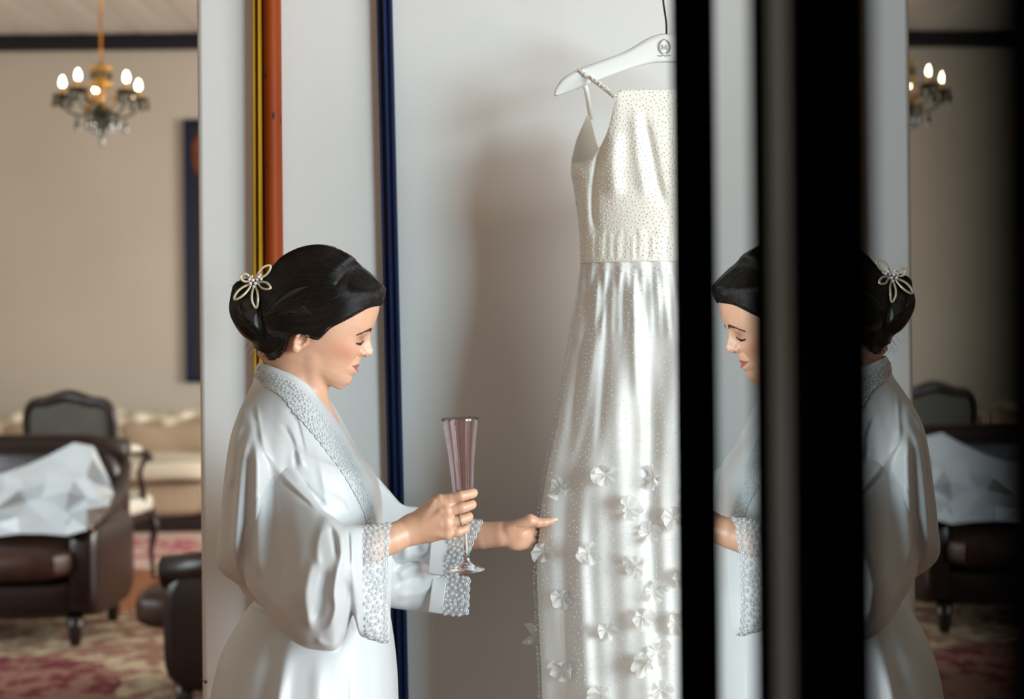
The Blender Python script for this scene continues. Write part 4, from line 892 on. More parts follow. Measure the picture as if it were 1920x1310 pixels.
STROKES = [  # polyline in photo px, half width px, height mm
    # back of the robe, long folds falling from the shoulder
    ([(473, 782), (467, 815), (458, 862), (451, 940), (447, 1000), (446, 1040), (452, 1075)], 11.5, 20), ([(479, 788), (485, 825), (486, 900), (486, 980), (487, 1060), (500, 1105)], 14.5, 25),
    ([(457, 784), (448, 806), (441, 840), (437, 880), (434, 920)], 9, 14), ([(505, 862), (514, 920), (519, 1000), (526, 1070), (540, 1120)], 9, -6),
    ([(480, 752), (487, 790), (500, 842), (516, 873)], 3.2, 3.5), ([(472, 752), (479, 795), (493, 850), (507, 880)], 5, -4),
    ([(516, 872), (507, 890), (484, 935), (462, 985), (450, 1033)], 1.6, -1.6), ([(449, 1040), (455, 1075), (470, 1100)], 4, -4), ([(484, 1080), (500, 1110), (530, 1150)], 8, 5),
    # sleeve: arm line, elbow loops
    ([(516, 874), (545, 905), (580, 935), (606, 958), (625, 968)], 6, 6), ([(524, 896), (556, 926), (588, 952)], 4, -3.5), ([(548, 940), (557, 1005), (563, 1080), (568, 1150)], 20, 8),
    ([(607, 984), (597, 1010), (595, 1040), (601, 1062)], 6, 3.5), ([(602, 985), (612, 972), (625, 978), (637, 1002), (641, 1035), (637, 1064)], 7, 5.5), ([(618, 986), (626, 1010), (632, 1046)], 5, -6),
    ([(641, 1040), (633, 1075), (628, 1110), (631, 1140), (621, 1168), (600, 1182)], 8, 8), ([(613, 1062), (606, 1100), (600, 1140), (588, 1168)], 9, -7), ([(590, 1040), (579, 1080), (574, 1120), (580, 1162), (591, 1188)], 9, 6.5),
    ([(649, 1078), (646, 1130), (641, 1180), (634, 1208)], 8, -10), ([(661, 990), (665, 1050), (668, 1100), (670, 1130)], 9, 5), ([(652, 990), (655, 1020), (656, 1060)], 3, -4), ([(663, 1150), (668, 1175), (678, 1190)], 7, 4), ([(590, 1195), (615, 1212), (640, 1208)], 7, 4),
    # chest
    ([(532, 768), (548, 778), (558, 795), (566, 828), (573, 856)], 3.2, -5), ([(524, 792), (540, 812), (551, 838), (556, 885)], 4, -4.5), ([(538, 790), (552, 815), (562, 850), (570, 880)], 5, 4), ([(560, 900), (590, 930), (612, 950)], 6, -4),
    ([(590, 830), (604, 880), (612, 930), (613, 958)], 8, 4), ([(600, 920), (640, 945), (668, 980)], 9, -3), ([(640, 900), (655, 940), (660, 975)], 7, 3),
    # skirt
    ([(545, 1196), (535, 1250), (525, 1310), (512, 1500), (500, 1800)], 13, 15), ([(516, 1180), (503, 1260), (492, 1340)], 16, -8), ([(690, 1198), (693, 1250), (695, 1310), (697, 1500), (700, 1900)], 2, -5), ([(704, 1198), (712, 1260), (714, 1320), (718, 1600)], 8, 5),
    ([(650, 1215), (651, 1260), (652, 1330), (655, 1700)], 3, -4), ([(600, 1215), (596, 1300), (590, 1500)], 14, 5), ([(470, 1140), (450, 1200), (440, 1290), (430, 1500)], 14, 3),
    # far sleeve
    ([(735, 1066), (760, 1056), (790, 1046), (812, 1036)], 5, -6), ([(745, 1085), (775, 1062), (800, 1068)], 9, 6), ([(740, 1120), (790, 1108), (830, 1082)], 6, 4), ([(745, 985), (760, 1030), (758, 1055)], 9, 5), ([(780, 1000), (785, 1040)], 8, -4), ([(737, 1100), (770, 1085), (800, 1084)], 5, -5),
]
def sculpt(V, N, strokes=None):
    px, py = proj(V); wgt = np.clip(-N[:, 1], 0, 1) ** .7; D = np.zeros(len(V))
    for pts, hw, amp in (strokes or STROKES):
        L = interp_path(pts, max(12, int(sum(math.dist(a, b) for a, b in zip(pts, pts[1:])) / 5))); lo, hi = L.min(0) - hw * 3, L.max(0) + hw * 3
        m = np.nonzero((px > lo[0]) & (px < hi[0]) & (py > lo[1]) & (py < hi[1]))[0]
        if not len(m): continue
        q = np.stack([px[m], py[m]], 1); best = np.full(len(m), 1e9); bt = np.zeros(len(m))
        for i in range(len(L) - 1):
            a, e = L[i], L[i + 1] - L[i]; t = np.clip(((q - a) @ e) / (e @ e), 0, 1); d = np.sum((q - a - t[:, None] * e)**2, 1); c = d < best; best[c] = d[c]; bt[c] = (i + t[c]) / (len(L) - 1)
        tap = smoothstep(0, .22, bt) * smoothstep(0, .22, 1 - bt) * .9 + .1
        D[m] += amp * .001 * np.exp(-best / (hw * hw)) * tap
    V = V.copy(); V[:, 1] -= D * wgt; return V
def loft(R, rows, cols=None):
    """R (k, n, 3) rings -> resampled (rows, n, 3), smooth along the first axis"""
    R = np.asarray(R, float); k, n, _ = R.shape; t = np.linspace(0, k - 1, rows); i = np.clip(t.astype(int), 0, k - 2); u = (t - i)[:, None, None]
    m = np.zeros_like(R); m[1:-1] = (R[2:] - R[:-2]) / 2; m[0] = R[1] - R[0]; m[-1] = R[-1] - R[-2]
    # limit overshoot
    d = np.diff(R, axis=0); lim = np.minimum(np.abs(np.concatenate([d[:1], d])), np.abs(np.concatenate([d, d[-1:]]))) * 2.2; m = np.clip(m, -lim, lim)
    return (2 * u**3 - 3 * u**2 + 1) * R[i] + (u**3 - 2 * u**2 + u) * m[i] + (-2 * u**3 + 3 * u**2) * R[i + 1] + (u**3 - u**2) * m[i + 1]
def grid_quads(a, b, close=True):
    i = np.arange(a - 1)[:, None]; j = np.arange(b if close else b - 1)[None]; jn = (j + 1) % b
    return np.stack([i * b + j, i * b + jn, (i + 1) * b + jn, (i + 1) * b + j], -1).reshape(-1, 4)
def normals(V, Q):
    n = np.cross(V[Q[:, 2]] - V[Q[:, 0]], V[Q[:, 3]] - V[Q[:, 1]]); A = np.zeros_like(V)
    for i in range(4): np.add.at(A, Q[:, i], n)
    return A / (np.linalg.norm(A, axis=1)[:, None] + 1e-12)
def cloth(name, G, m, parent, close=True, do=True, strokes=None, thick=0.0016):
    a, b, _ = G.shape; V = G.reshape(-1, 3); Q = grid_quads(a, b, close); Nn = normals(V, Q)
    c = V.mean(0)
    if ((V - c) * Nn).sum() < 0: Q = Q[:, ::-1]; Nn = -Nn
    if do: V = sculpt(V, Nn, strokes)
    o = np_mesh(name, V, Q, m, parent)
    if thick: q = o.modifiers.new('s', 'SOLIDIFY'); q.thickness = thick; q.offset = -1
    return o, V, Q
# body of the robe
N = 300; ph = 2 * np.pi * np.arange(N) / N
def ring(pyb, pyf, L, R, D, n=2.3, nb=1.6, yc=YB, skew=0):
    """closed ring; phi 0 = front, quarter turn = camera side"""
    c, s = np.cos(ph), np.sin(ph); wb = smoothstep(.15, -.35, c) if False else np.clip((.25 - c) / .7, 0, 1); wb = wb * wb * (3 - 2 * wb); e = 2 / (n * (1 - wb) + nb * wb); cx = np.sign(c) * np.abs(c)**e; sy = np.sign(s) * np.abs(s)**e
    x = (L + R) / 2 + (R - L) / 2 * cx; y = yc - D * sy - skew * np.maximum(0, -cx) ** 1.3; py = (pyf + pyb) / 2 + (pyf - pyb) / 2 * cx
    yl = yc - skew * np.maximum(0, -cx) ** 1.3
    return np.array([list(P(a, b_, l) * Vector((1, 0, 1)) + Vector((0, q, 0))) for a, b_, q, l in zip(x, py, y, yl)])
def curve_ring(ctrl):
    """ring through (phi degrees, px, py, y) control points, px measured at that depth"""
    c = sorted(ctrl); d = np.array([x[0] for x in c]); o = []
    ext = np.r_[d - 360, d, d + 360]
    for k in range(1, 4):
        v = np.array([x[k] for x in c], float); pth = interp_path(np.stack([ext, np.r_[v, v, v]], 1), 1500); o.append(np.interp(np.degrees(ph), pth[:, 0], pth[:, 1]))
    return np.array([list(P(a, b_, y)) for a, b_, y in zip(*o)])
neck = curve_ring([(180, 486, 678, 2.405), (150, 496, 682, 2.36), (120, 521, 691, 2.337), (90, 556, 706, 2.328), (60, 583, 726, 2.335), (35, 602, 750, 2.350), (15, 622, 774, 2.375), (0, 632, 788, 2.40), (-15, 627, 772, 2.425), (-40, 613, 745, 2.452), (-65, 596, 722, 2.466), (-90, 560, 706, 2.472), (-120, 521, 691, 2.462), (-150, 496, 682, 2.44)])
coll = curve_ring([(180, 475, 712, 2.405), (150, 484, 716, 2.352), (120, 508, 724, 2.318), (90, 545, 738, 2.300), (60, 580, 760, 2.300), (35, 612, 792, 2.318), (15, 645, 828, 2.350), (0, 668, 848, 2.40), (-15, 658, 826, 2.44), (-40, 640, 784, 2.482), (-65, 612, 752, 2.50), (-90, 550, 738, 2.50), (-120, 508, 724, 2.485), (-150, 484, 716, 2.455)])
collu = curve_ring([(180, 479, 690, 2.405), (150, 488, 694, 2.356), (120, 513, 703, 2.327), (90, 549, 718, 2.314), (60, 580, 741, 2.317), (35, 606, 767, 2.333), (15, 632, 796, 2.362), (0, 646, 812, 2.40), (-15, 641, 794, 2.436), (-40, 627, 763, 2.468), (-65, 604, 737, 2.482), (-90, 554, 718, 2.486), (-120, 513, 703, 2.474), (-150, 488, 694, 2.448)])
rings = [neck, collu, coll, ring(745, 868, 461, 682, .145, 2.2, skew=.03), ring(775, 885, 447.5, 695, .165, 2.3, skew=.06), ring(826, 905, 432, 706, .172, 2.35, skew=.085), ring(905, 950, 420.5, 716, .170, 2.35, skew=.09), ring(1000, 1010, 410.5, 720, .164, 2.3, skew=.09), ring(1046, 1046, 406.5, 721, .158, 2.3, skew=.085), ring(1070, 1072, 418, 722, .150, skew=.07), ring(1090, 1092, 445, 722, .140, skew=.05), ring(1108, 1110, 457, 723, .132, skew=.03), ring(1122, 1124, 478, 724, .130),
         ring(1136, 1138, 467, 727, .137), ring(1162, 1164, 449, 731.5, .155), ring(1214, 1214, 420, 738.5, .178), ring(1270, 1268, 402.5, 743.5, .195), ring(1330, 1330, 393, 746, .205), ring(1450, 1450, 380, 752, .212), ring(1750, 1750, 362, 764, .23), ring(2060, 2060, 345, 780, .25)]
ko = np.array([0] + list(range(1, len(rings))))
G = loft(rings, 330)
robe, RV, RQ = cloth('robe', G, M_satin, bride)
# right sleeve (near the camera)
def sleeve(sec, cols=150, rows=170, n=2.2):
    R = []
    t = 2 * np.pi * np.arange(cols) / cols
    for T, B, y, d, *k in sec:
        c, s = np.cos(t), np.sin(t); e = 2 / n; u = np.sign(c) * np.abs(c)**e; w_ = np.sign(s) * np.abs(s)**e
        a = P(*T, y + (k[0] if k else 0)); b = P(*B, y - (k[0] if k else 0)); mid, hf = (a + b) / 2, (a - b) / 2
        nd = Vector((0, -1, 0))
        R.append([list(mid + hf * float(uu) + nd * float(d * ww)) for uu, ww in zip(u, w_)])
    return loft(R, rows)
SR = [((500, 785), (455, 1005), 2.282, .020), ((520, 808), (454, 1048), 2.268, .030), ((548, 858), (464, 1098), 2.250, .040), ((576, 912), (496, 1140), 2.217, .050), ((600, 950), (538, 1190), 2.183, .058), ((622, 968), (584, 1215), 2.163, .060), ((642, 981), (627, 1218), 2.158, .056), ((655, 984), (648, 1188), 2.160, .052), ((665, 985), (663, 1152), 2.166, .050), ((675, 985), (677, 1190), 2.172, .048), ((684, 985), (691, 1196), 2.178, .046)]
sl, SV, SQ = cloth('sleeve', sleeve(SR), M_satin, robe)
# left sleeve, behind
SLF = [((676, 880), (676, 1100), 2.545, .05), ((705, 893), (700, 1128), 2.565, .055), ((727, 917), (728, 1137), 2.585, .058), ((757, 947), (752, 1141), 2.595, .056), ((786, 951), (776, 1144.5), 2.60, .052), ((806, 956), (803, 1147), 2.598, .048), ((822, 962), (829, 1150), 2.596, .044)]
sf, _, _ = cloth('sleeve', sleeve(SLF, 130, 110), M_satin, robe)
# the near flap of the left sleeve hangs in front of it
def sheet(top, bot, y0, y1, rows, cols, bul=.012):
    a = interp_path(top, cols); b = interp_path(bot, cols); Gs = []
    for i in range(rows):
        t = i / (rows - 1); Gs.append([list(P(*(a[j] * (1 - t) + b[j] * t), y0 * (1 - j / (cols - 1)) + y1 * j / (cols - 1) - bul * math.sin(math.pi * t) ** .8)) for j in range(cols)])
    return np.array(Gs)
fl1, _, _ = cloth('sleeve_fold', sheet([(700, 905), (722, 925), (757, 947), (790, 953), (812, 962)], [(706, 1078), (728, 1068), (757, 1057), (785, 1052), (806, 1060)], 2.548, 2.528, 50, 60, .016), M_satin, robe, close=False)
bd, _, _ = cloth('sleeve_band', sheet([(812, 962), (826, 965), (848, 972)], [(803, 1076), (815, 1078), (835, 1079)], 2.526, 2.522, 40, 24, .016), M_band, robe, close=False, do=False)
bd2, _, _ = cloth('sleeve_band', sheet([(812, 1076), (824, 1079), (838, 1078)], [(803, 1147.5), (815, 1149.5), (829, 1151)], 2.556, 2.55, 30, 20, .01), M_band, robe, close=False, do=False)
# ---- lace
r_l = np.random.default_rng(17)
def rosette(mb, c, nrm, r, hgt=.0008, rw=.14):
    n = Vector(nrm).normalized(); a = n.orthogonal().normalized(); b = n.cross(a); c = Vector(c)
    M = Matrix((a, b, n)).transposed(); mb.ball(c + n * .0002, (r * .62, r * .62, hgt), M, 7, 4)
    k0 = r_l.random() * 6
    mb.tube([c + (a * math.cos(t + k0) + b * math.sin(t + k0)) * r * .9 + n * .0003 for t in np.linspace(0, 2 * math.pi, 11)[:-1]], r * rw, 4, closed=True)
def lace_sheet(name, Gm, parent, scal, n_ros, r_ros, keep=None, net=None, hgt=.0008, net_ring=.14):
    """net + rosettes + scalloped corded edge on a grid of points Gm[rows][cols]; the corded edge is the last column"""
    A, Bc, _ = Gm.shape; o, V, Q = cloth(name, Gm, net or M_net, parent, close=False, do=False, thick=0)
    cz, mb = MB(), MB()
    for i0, jj in ((0, -1),):
        e = Gm[:, -1]; e2 = Gm[:, -3]; p = interp_path(e, 240); q = interp_path(e2, 240); d = (p - q); d /= np.linalg.norm(d, axis=1)[:, None]
        ln = np.r_[0, np.cumsum(np.linalg.norm(np.diff(p, axis=0), axis=1))]; w_ = np.abs(np.sin(ln / scal * math.pi)) ** .6
        for off, rr in ((0.0, .0009), (-.0035, .0007), (-.006, .0005)): cz.tube(p + d * (w_ * .004 - .002 + off)[:, None] + np.array([0, -.0006, 0]), rr, 4)
        fill = np.stack([p + d * (-.003), p + d * (w_ * .004 - .002)[:, None]], 1); mb.grid([[tuple(z) for z in row] for row in fill])
    stuff(cz.build('cord', M_thread, o, smooth=True)); stuff(mb.build('scallop', M_net, o))
    ro_ = MB(); pts = []
    tries = 0
    while len(pts) < n_ros and tries < n_ros * 40:
        tries += 1; i, j = r_l.random() * (A - 1.001), r_l.random() * (Bc - 1.001)
        ii, jj = int(i), int(j); a, b = i - ii, j - jj
        p = Gm[ii, jj] * (1 - a) * (1 - b) + Gm[ii + 1, jj] * a * (1 - b) + Gm[ii, jj + 1] * (1 - a) * b + Gm[ii + 1, jj + 1] * a * b
        if keep is not None and not keep(i / (A - 1), j / (Bc - 1)): continue
        if any((p[0] - z[0])**2 + (p[1] - z[1])**2 + (p[2] - z[2])**2 < (r_ros * 1.9)**2 for z in pts): continue
        pts.append(p); n_ = np.cross(Gm[ii + 1, jj] - Gm[ii, jj], Gm[ii, jj + 1] - Gm[ii, jj]); n_ = n_ if n_[1] < 0 else -n_
        rosette(ro_, p + np.array([0, -.0008, 0]), n_, r_ros * (.8 + .35 * r_l.random()), hgt, net_ring)
    stuff(ro_.build('rosettes', M_thread, o, smooth=True)); return o
# near cuff: from the sleeve seam to the wrist, open tube
CU = [((684, 985), (691, 1196), 2.178, .046), ((700, 983), (704, 1199), 2.184, .046), ((716, 981), (716, 1203), 2.19, .045), ((731, 979), (728, 1203), 2.196, .043)]
Gc = sleeve(CU, 96, 14)         # rows along the arm, cols around
near = np.transpose(Gc, (1, 0, 2)); half = near[:49]; 
lace_sheet('lace_cuff', half, robe, .014, 190, .0038)
o_, _, _ = cloth('lace_cuff_back', near[48:], M_net, robe, close=False, do=False, thick=0)
st_ = MB()
for t in np.linspace(0, 1, 3): pass
# far cuffs
lace_sheet('lace_cuff', sheet([(848, 972), (870, 972), (890, 973), (904, 974)], [(835, 1079), (842, 1080), (852, 1079), (862, 1074)], 2.522, 2.512, 26, 10, .018), robe, .014, 60, .0038)
lace_sheet('lace_cuff', sheet([(838, 1078), (852, 1080), (868, 1080), (880, 1082)], [(829, 1151), (845, 1152), (862, 1154), (876, 1150)], 2.55, 2.54, 22, 10, .008), robe, .014, 48, .0038)
# lace band along the near lapel, laid on the robe
bv = BVHTree.FromPolygons([Vector(v) for v in RV], [tuple(q) for q in RQ])
def on_robe(px, py, up):
    o = Vector((0, 0, CAMZ)); d = (P(px, py, 1.0) - o).normalized(); h = bv.ray_cast(o, d)
    return (h[0] - d * up) if h[0] else P(px, py, 2.3)
I_ = interp_path([(487, 683), (521, 695), (556, 710), (584, 732), (604, 757), (630, 792), (655, 834), (680, 886), (700, 940), (708, 962), (713, 992)], 110); O_ = interp_path([(477, 704), (498, 722), (530, 742), (551, 770), (578, 800), (608, 838), (642, 884), (668, 928), (684, 962), (692, 994)], 110)
Gl = np.array([[list(on_robe(*(O_[i] * (1 - t) + I_[i] * t), .0016)) for t in np.linspace(0, .92, 9)] for i in range(110)])
Gl = np.transpose(Gl, (0, 1, 2))
for _ in range(2): Gl[1:-1] = (Gl[:-2] + 2 * Gl[1:-1] + Gl[2:]) / 4
lace_sheet('lace_collar', Gl[:, ::-1], robe, .014, 330, .0028, keep=lambda a, b: b > .15, net=M_net2, hgt=.0003, net_ring=.07)
# ---------------------------------------------------------------- the champagne glass in her right hand
def glass_mat(name, c, r=0.0, ior=1.45):
    m = bpy.data.materials.new(name); m.use_nodes = True; b = m.node_tree.nodes['Principled BSDF']
    b.inputs['Base Color'].default_value = (*c, 1); b.inputs['Roughness'].default_value = r; b.inputs['Transmission Weight'].default_value = 1; b.inputs['IOR'].default_value = ior; return m
M_glass = glass_mat('lilac_glass', (0.95, 0.83, 0.86)); M_clear = glass_mat('clear_glass', (0.97, 0.95, 0.97))
g0, g1 = P(874.6, 1067, YR), P(862.5, 784, YR); zx = (g1 - g0).normalized(); gx = Vector((0, 1, 0)).cross(zx).normalized(); GM = Matrix.Translation(g0) @ Matrix((gx, zx.cross(gx), zx)).transposed().to_4x4()
gh = (g1 - g0).length; hy = lambda py: (1067 - py) / 283 * gh
flute = thing('champagne_flute', 'tall lilac tinted champagne flute held upright in the bride\'s right hand', 'glass', tuple(g0))
outp = [(16.5, 932), (18.6, 921), (21.4, 890), (24.3, 858), (28.5, 826), (31.6, 804), (35, 784)]
bp = interp_path([(r, y) for r, y in outp], 26); inner = [(r - 1.0, y) for r, y in bp[::-1]]
solid = [(0, 958), (6.5, 957), (11.5, 949)]
bowl = MB().lathe([(r * K, hy(y)) for r, y in [(4.4, 985), (6.2, 972), (9.5, 958), (13.2, 944)] + [tuple(q) for q in bp]] + [(34.6 * K, hy(783.2))] + [(r * K, hy(y)) for r, y in inner] + [(12.0 * K, hy(940)), (6.5 * K, hy(948)), (0, hy(950))], 48, GM, flute=None)
bo_ = bowl.build('bowl', M_glass, flute, smooth=True)
for i in range(6):      # raised optic ribs of the bowl
    a = 2 * math.pi * i / 8 + .25
    MB().tube([GM @ Vector((math.cos(a) * (r + .15) * K, math.sin(a) * (r + .15) * K, hy(y))) for r, y in bp], [.0006] * len(bp), 6).build('rib', M_glass, bo_, smooth=True)
MB().lathe([(0, hy(984.5)), (4.5 * K, hy(984.5)), (4.3 * K, hy(1005)), (4.5 * K, hy(1030)), (5.5 * K, hy(1045)), (0, hy(1045.2))], 20, GM).build('stem', M_clear, flute, smooth=True)
MB().lathe([(0, hy(1045)), (5.5 * K, hy(1045)), (8 * K, hy(1053)), (15 * K, hy(1060)), (26 * K, hy(1064)), (33.5 * K, hy(1066.3)), (34.6 * K, hy(1068)), (33 * K, hy(1069)), (0, hy(1068))], 40, GM).build('foot', M_clear, flute, smooth=True)
# ---------------------------------------------------------------- the wedding dress on its hanger
YD = 2.60; KD = YD / F; CX = 1250.0
M_dress = mat('ivory_tulle', (0.90, 0.88, 0.79, 1), .6, bump=(700, .05), Sheen_Weight=.2); M_lining = mat('ivory_lining', (0.80, 0.78, 0.72, 1), .4)
M_skirt = mat('ivory_skirt', (0.90, 0.90, 0.865, 1), .55, bump=(600, .05), Sheen_Weight=.2)
M_tulle = net_mat('sheer_tulle', .13); M_bead = mat('glass_bead', (0.86, 0.84, 0.78, 1), .12, 0, Specular_IOR_Level=.8, Coat_Weight=.5)
M_organza = bpy.data.materials.new('organza'); M_organza.use_nodes = True
def _org(m):
    nt = m.node_tree; o = nt.nodes['Material Output']; b = nt.nodes['Principled BSDF']; b.inputs['Base Color'].default_value = (.93, .92, .89, 1); b.inputs['Roughness'].default_value = .5
    tl = nt.nodes.new('ShaderNodeBsdfTranslucent'); tl.inputs[0].default_value = (.93, .92, .89, 1); tr = nt.nodes.new('ShaderNodeBsdfTransparent')
    m1, m2 = nt.nodes.new('ShaderNodeMixShader'), nt.nodes.new('ShaderNodeMixShader'); m1.inputs[0].default_value = .4; m2.inputs[0].default_value = .68
    for a, c in ((b.outputs[0], m1.inputs[1]), (tl.outputs[0], m1.inputs[2]), (tr.outputs[0], m2.inputs[1]), (m1.outputs[0], m2.inputs[2]), (m2.outputs[0], o.inputs[0])): nt.links.new(a, c)
_org(M_organza)
M_hang = mat('white_painted_wood', (0.78, 0.78, 0.765, 1), .35); M_iron = mat('black_iron', lin(26, 26, 26), .4, .6)
han = thing('clothes_hanger', 'white wooden hanger with a navy crest, holding the ivory dress by its straps', 'hanger', tuple(P(CX, 90, YD)))
up = [(1039, 178), (1040.5, 168), (1055, 147), (1083, 130), (1128, 113), (1174, 95), (1214, 71.5), (1237, 63.5), (1250, 62.5)]; dn = [(1250, 117.5), (1222, 119), (1182, 129), (1119, 152.5), (1079, 168.5), (1048, 178.8), (1041, 180)]
ua, da = interp_path(up, 40), interp_path(dn, 40)[::-1]
def hang_pt(x, y, d): return P(x, y, YD) + Vector((0, d, 0))
oute = np.vstack([ua, [(2 * CX - x, y) for x, y in ua[::-1][1:]]]); inn = np.vstack([da, [(2 * CX - x, y) for x, y in da[::-1][1:]]])
G = []
for a, b in zip(oute, inn):
    row = []
    for k in range(12):
        t = 2 * math.pi * k / 12; q = (a + b) / 2 + (a - b) / 2 * math.cos(t) * (1 if abs(math.cos(t)) < .9 else .985); row.append(hang_pt(*q, -.0055 * np.sign(math.sin(t)) * abs(math.sin(t))**.35))
    G.append(row)
hb = MB().grid(G, close_u=True); n_ = len(hb.v); hb.f += [tuple(range(12)), tuple(range(n_ - 12, n_))]; hb.build('arms', M_hang, han, smooth=True)
hk = [P(1250, 66, YD), P(1249, 40, YD), P(1244, 5, YD), P(1240, -60, YD), P(1240, -110, YD), P(1252, -134, YD), P(1268, -136, YD), P(1277, -118, YD), P(1274, -100, YD)]
MB().tube([Vector(p) for p in interp_path([list(p) for p in hk], 40)], .0019, 8).build('hook', M_iron, han, smooth=True)
# printed crest: laurel ring, letter and ribbon
M_ink = mat('navy_ink', lin(40, 48, 72), .6); ck = MB(); cxp, cyp = 1245.5, 90; fy = -.0068
hp = lambda x, y: hang_pt(cxp + x, cyp + y, fy)
for sg in (-1, 1):
    ck.tube([hp(sg * 10.5 * math.sin(t), -13 * math.cos(t)) for t in np.linspace(.35, 2.85, 20)], .00045, 4)
    for t in np.linspace(.5, 2.7, 9): ck.tube([hp(sg * 10.5 * math.sin(t), -13 * math.cos(t)), hp(sg * (10.5 * math.sin(t) + 2.6), -13 * math.cos(t) - 2.4)], [.0005, .0002], 4); ck.tube([hp(sg * 10.5 * math.sin(t), -13 * math.cos(t)), hp(sg * (10.5 * math.sin(t) - 2.4), -13 * math.cos(t) - 2.2)], [.0005, .0002], 4)
ck.tube([hp(*q) for q in ((-4.5, 5), (-4, -5), (0, 3), (4, -5), (4.5, 5))], .0005, 4)
ck.tube([hp(x, 15.5 + 1.3 * math.sin(x * .6)) for x in np.linspace(-12, 12, 22)], .0005, 4); ck.tube([hp(-3, -13), hp(-1.5, -16), hp(0, -14), hp(1.5, -16), hp(3, -13)], .0004, 4)
ck.build('crest', M_ink, han)
ph_hook = P(1262, -128, YD)
pg = MB().tube([Vector((ph_hook.x, ph_hook.y - .03, ph_hook.z)), Vector((ph_hook.x, YW, ph_hook.z))], .006, 10).ball((ph_hook.x, ph_hook.y - .03, ph_hook.z), .011)
pg.lathe([(0, 0), (.03, 0), (.03, .008), (.02, .012), (0, .012)], 16, Matrix.Translation((ph_hook.x, YW, ph_hook.z)) @ Matrix.Rotation(math.pi / 2, 4, 'X'))
tag(pg.build('wall_hook', M_iron, smooth=True), 'black iron wall hook above the hanger of the dress', 'hook')
dress = thing('wedding_dress', 'ivory beaded wedding dress with fabric flowers hanging from the white hanger', 'dress', (P(CX, 1000, YD).x, YD, 0))
ND = 280; pd = 2 * np.pi * np.arange(ND) / ND
def dring(py, L, D, n=2.0, R=None, amp=0, k=0, phs=0, yc=YD, amp2=0, k2=0):
    R = 2 * CX - L if R is None else R; c, s = np.cos(pd), np.sin(pd); e = 2 / n; cx = np.sign(c) * np.abs(c)**e; sy = np.sign(s) * np.abs(s)**e
    m = 1 + amp * np.sin(k * pd + phs) + amp2 * np.sin(k2 * pd + 1.3 * phs); x = (L + R) / 2 + (R - L) / 2 * cx * (1 + (m - 1) * .25); y = yc - D * sy * m
    return np.array([list(P(a, py, YD) * Vector((1, 0, 1)) + Vector((0, q, 0))) for a, q in zip(x, y)])
def dcurve(ctrl):
    c = sorted(ctrl + [((180 - a) % 360 if a >= 0 else -180 - a, 2 * CX - x, y, d) for a, x, y, d in ctrl if a not in (90, -90)], key=lambda z: z[0]); d = np.array([z[0] for z in c], float); ext = np.r_[d - 360, d, d + 360]; o = []
    for k in range(1, 4):
        v = np.array([z[k] for z in c], float); t = np.linspace(ext[0], ext[-1], 4000); i = np.clip(np.searchsorted(ext, t, side='right') - 1, 0, len(ext) - 2); vv = np.r_[v, v, v]; lin_ = vv[i] + (vv[i + 1] - vv[i]) * (t - ext[i]) / np.maximum(ext[i + 1] - ext[i], 1e-6)
        ker = np.exp(-(np.arange(-14, 15) / 6.0)**2); ker /= ker.sum(); o.append(np.interp(np.degrees(pd), t, np.convolve(lin_, ker, 'same')))
    return np.array([list(P(a, b_, YD) * Vector((1, 0, 1)) + Vector((0, q, 0))) for a, b_, q in zip(*o)])
topc = dcurve([(90, CX, 180.5, YD - .078), (122, 1155, 180.5, YD - .070), (128, 1148, 200, YD - .068), (138, 1138, 245, YD - .064), (150, 1124, 285, YD - .055), (164, 1096, 307, YD - .030), (179, 1070, 306, YD + .005), (-164, 1083, 255, YD + .035), (-152, 1106, 203, YD + .05), (-140, 1124, 268, YD + .06), (-120, 1180, 320, YD + .075), (-90, CX, 335, YD + .08)])
bod = [topc, dring(322, 1071, .088, 2.1), dring(345, 1075, .094, 2.1), dring(397, 1083, .088, 2.1), dring(440, 1087, .082), dring(493, 1089, .080)]
DS_B = [([(1133, 262), (1121, 300), (1114, 350), (1113, 400), (1119, 440)], 6, -10), ([(1152, 240), (1148, 310), (1152, 380)], 16, 9), ([(1117, 422), (1140, 414), (1170, 409), (1215, 401), (1258, 394), (1320, 402), (1380, 420)], 1.6, -2.2), ([(1206, 212), (1222, 280), (1236, 350), (1250, 392)], 7, -6), ([(1190, 200), (1196, 290), (1212, 380)], 10, 4),
        ([(1095, 330), (1100, 400), (1104, 470)], 7, 4)] + [([(x, 425 + 6 * (i % 3)), (x - 2 + (i % 3), 490)], 2.6 + (i * 7 % 5) * .5, 1.0 + (i * 13 % 7) * .22) for i, x in enumerate([1103, 1111, 1123, 1131, 1144, 1157, 1163, 1178, 1187, 1201, 1209, 1224, 1235, 1243, 1257])]
bodice, BV_, BQ = cloth('bodice', loft(bod, 190), M_dress, dress, strokes=DS_B, thick=.0012)
sk_ = [(493, 1090, .080, .02, 26), (520, 1088, .085, .03, 26), (556, 1085, .09, .035, 22), (610, 1076, .096, .04, 16), (670, 1066.5, .10, .045, 13), (790, 1045, .108, .055, 11), (873, 1027, .112, .06, 11), (955, 1013.5, .114, .065, 11), (1050, 1006, .122, .08, 11), (1145, 1009, .13, .09, 11), (1310, 1016, .14, .10, 11), (1500, 1010, .155, .11, 11), (1760, 1000, .175, .12, 11)]
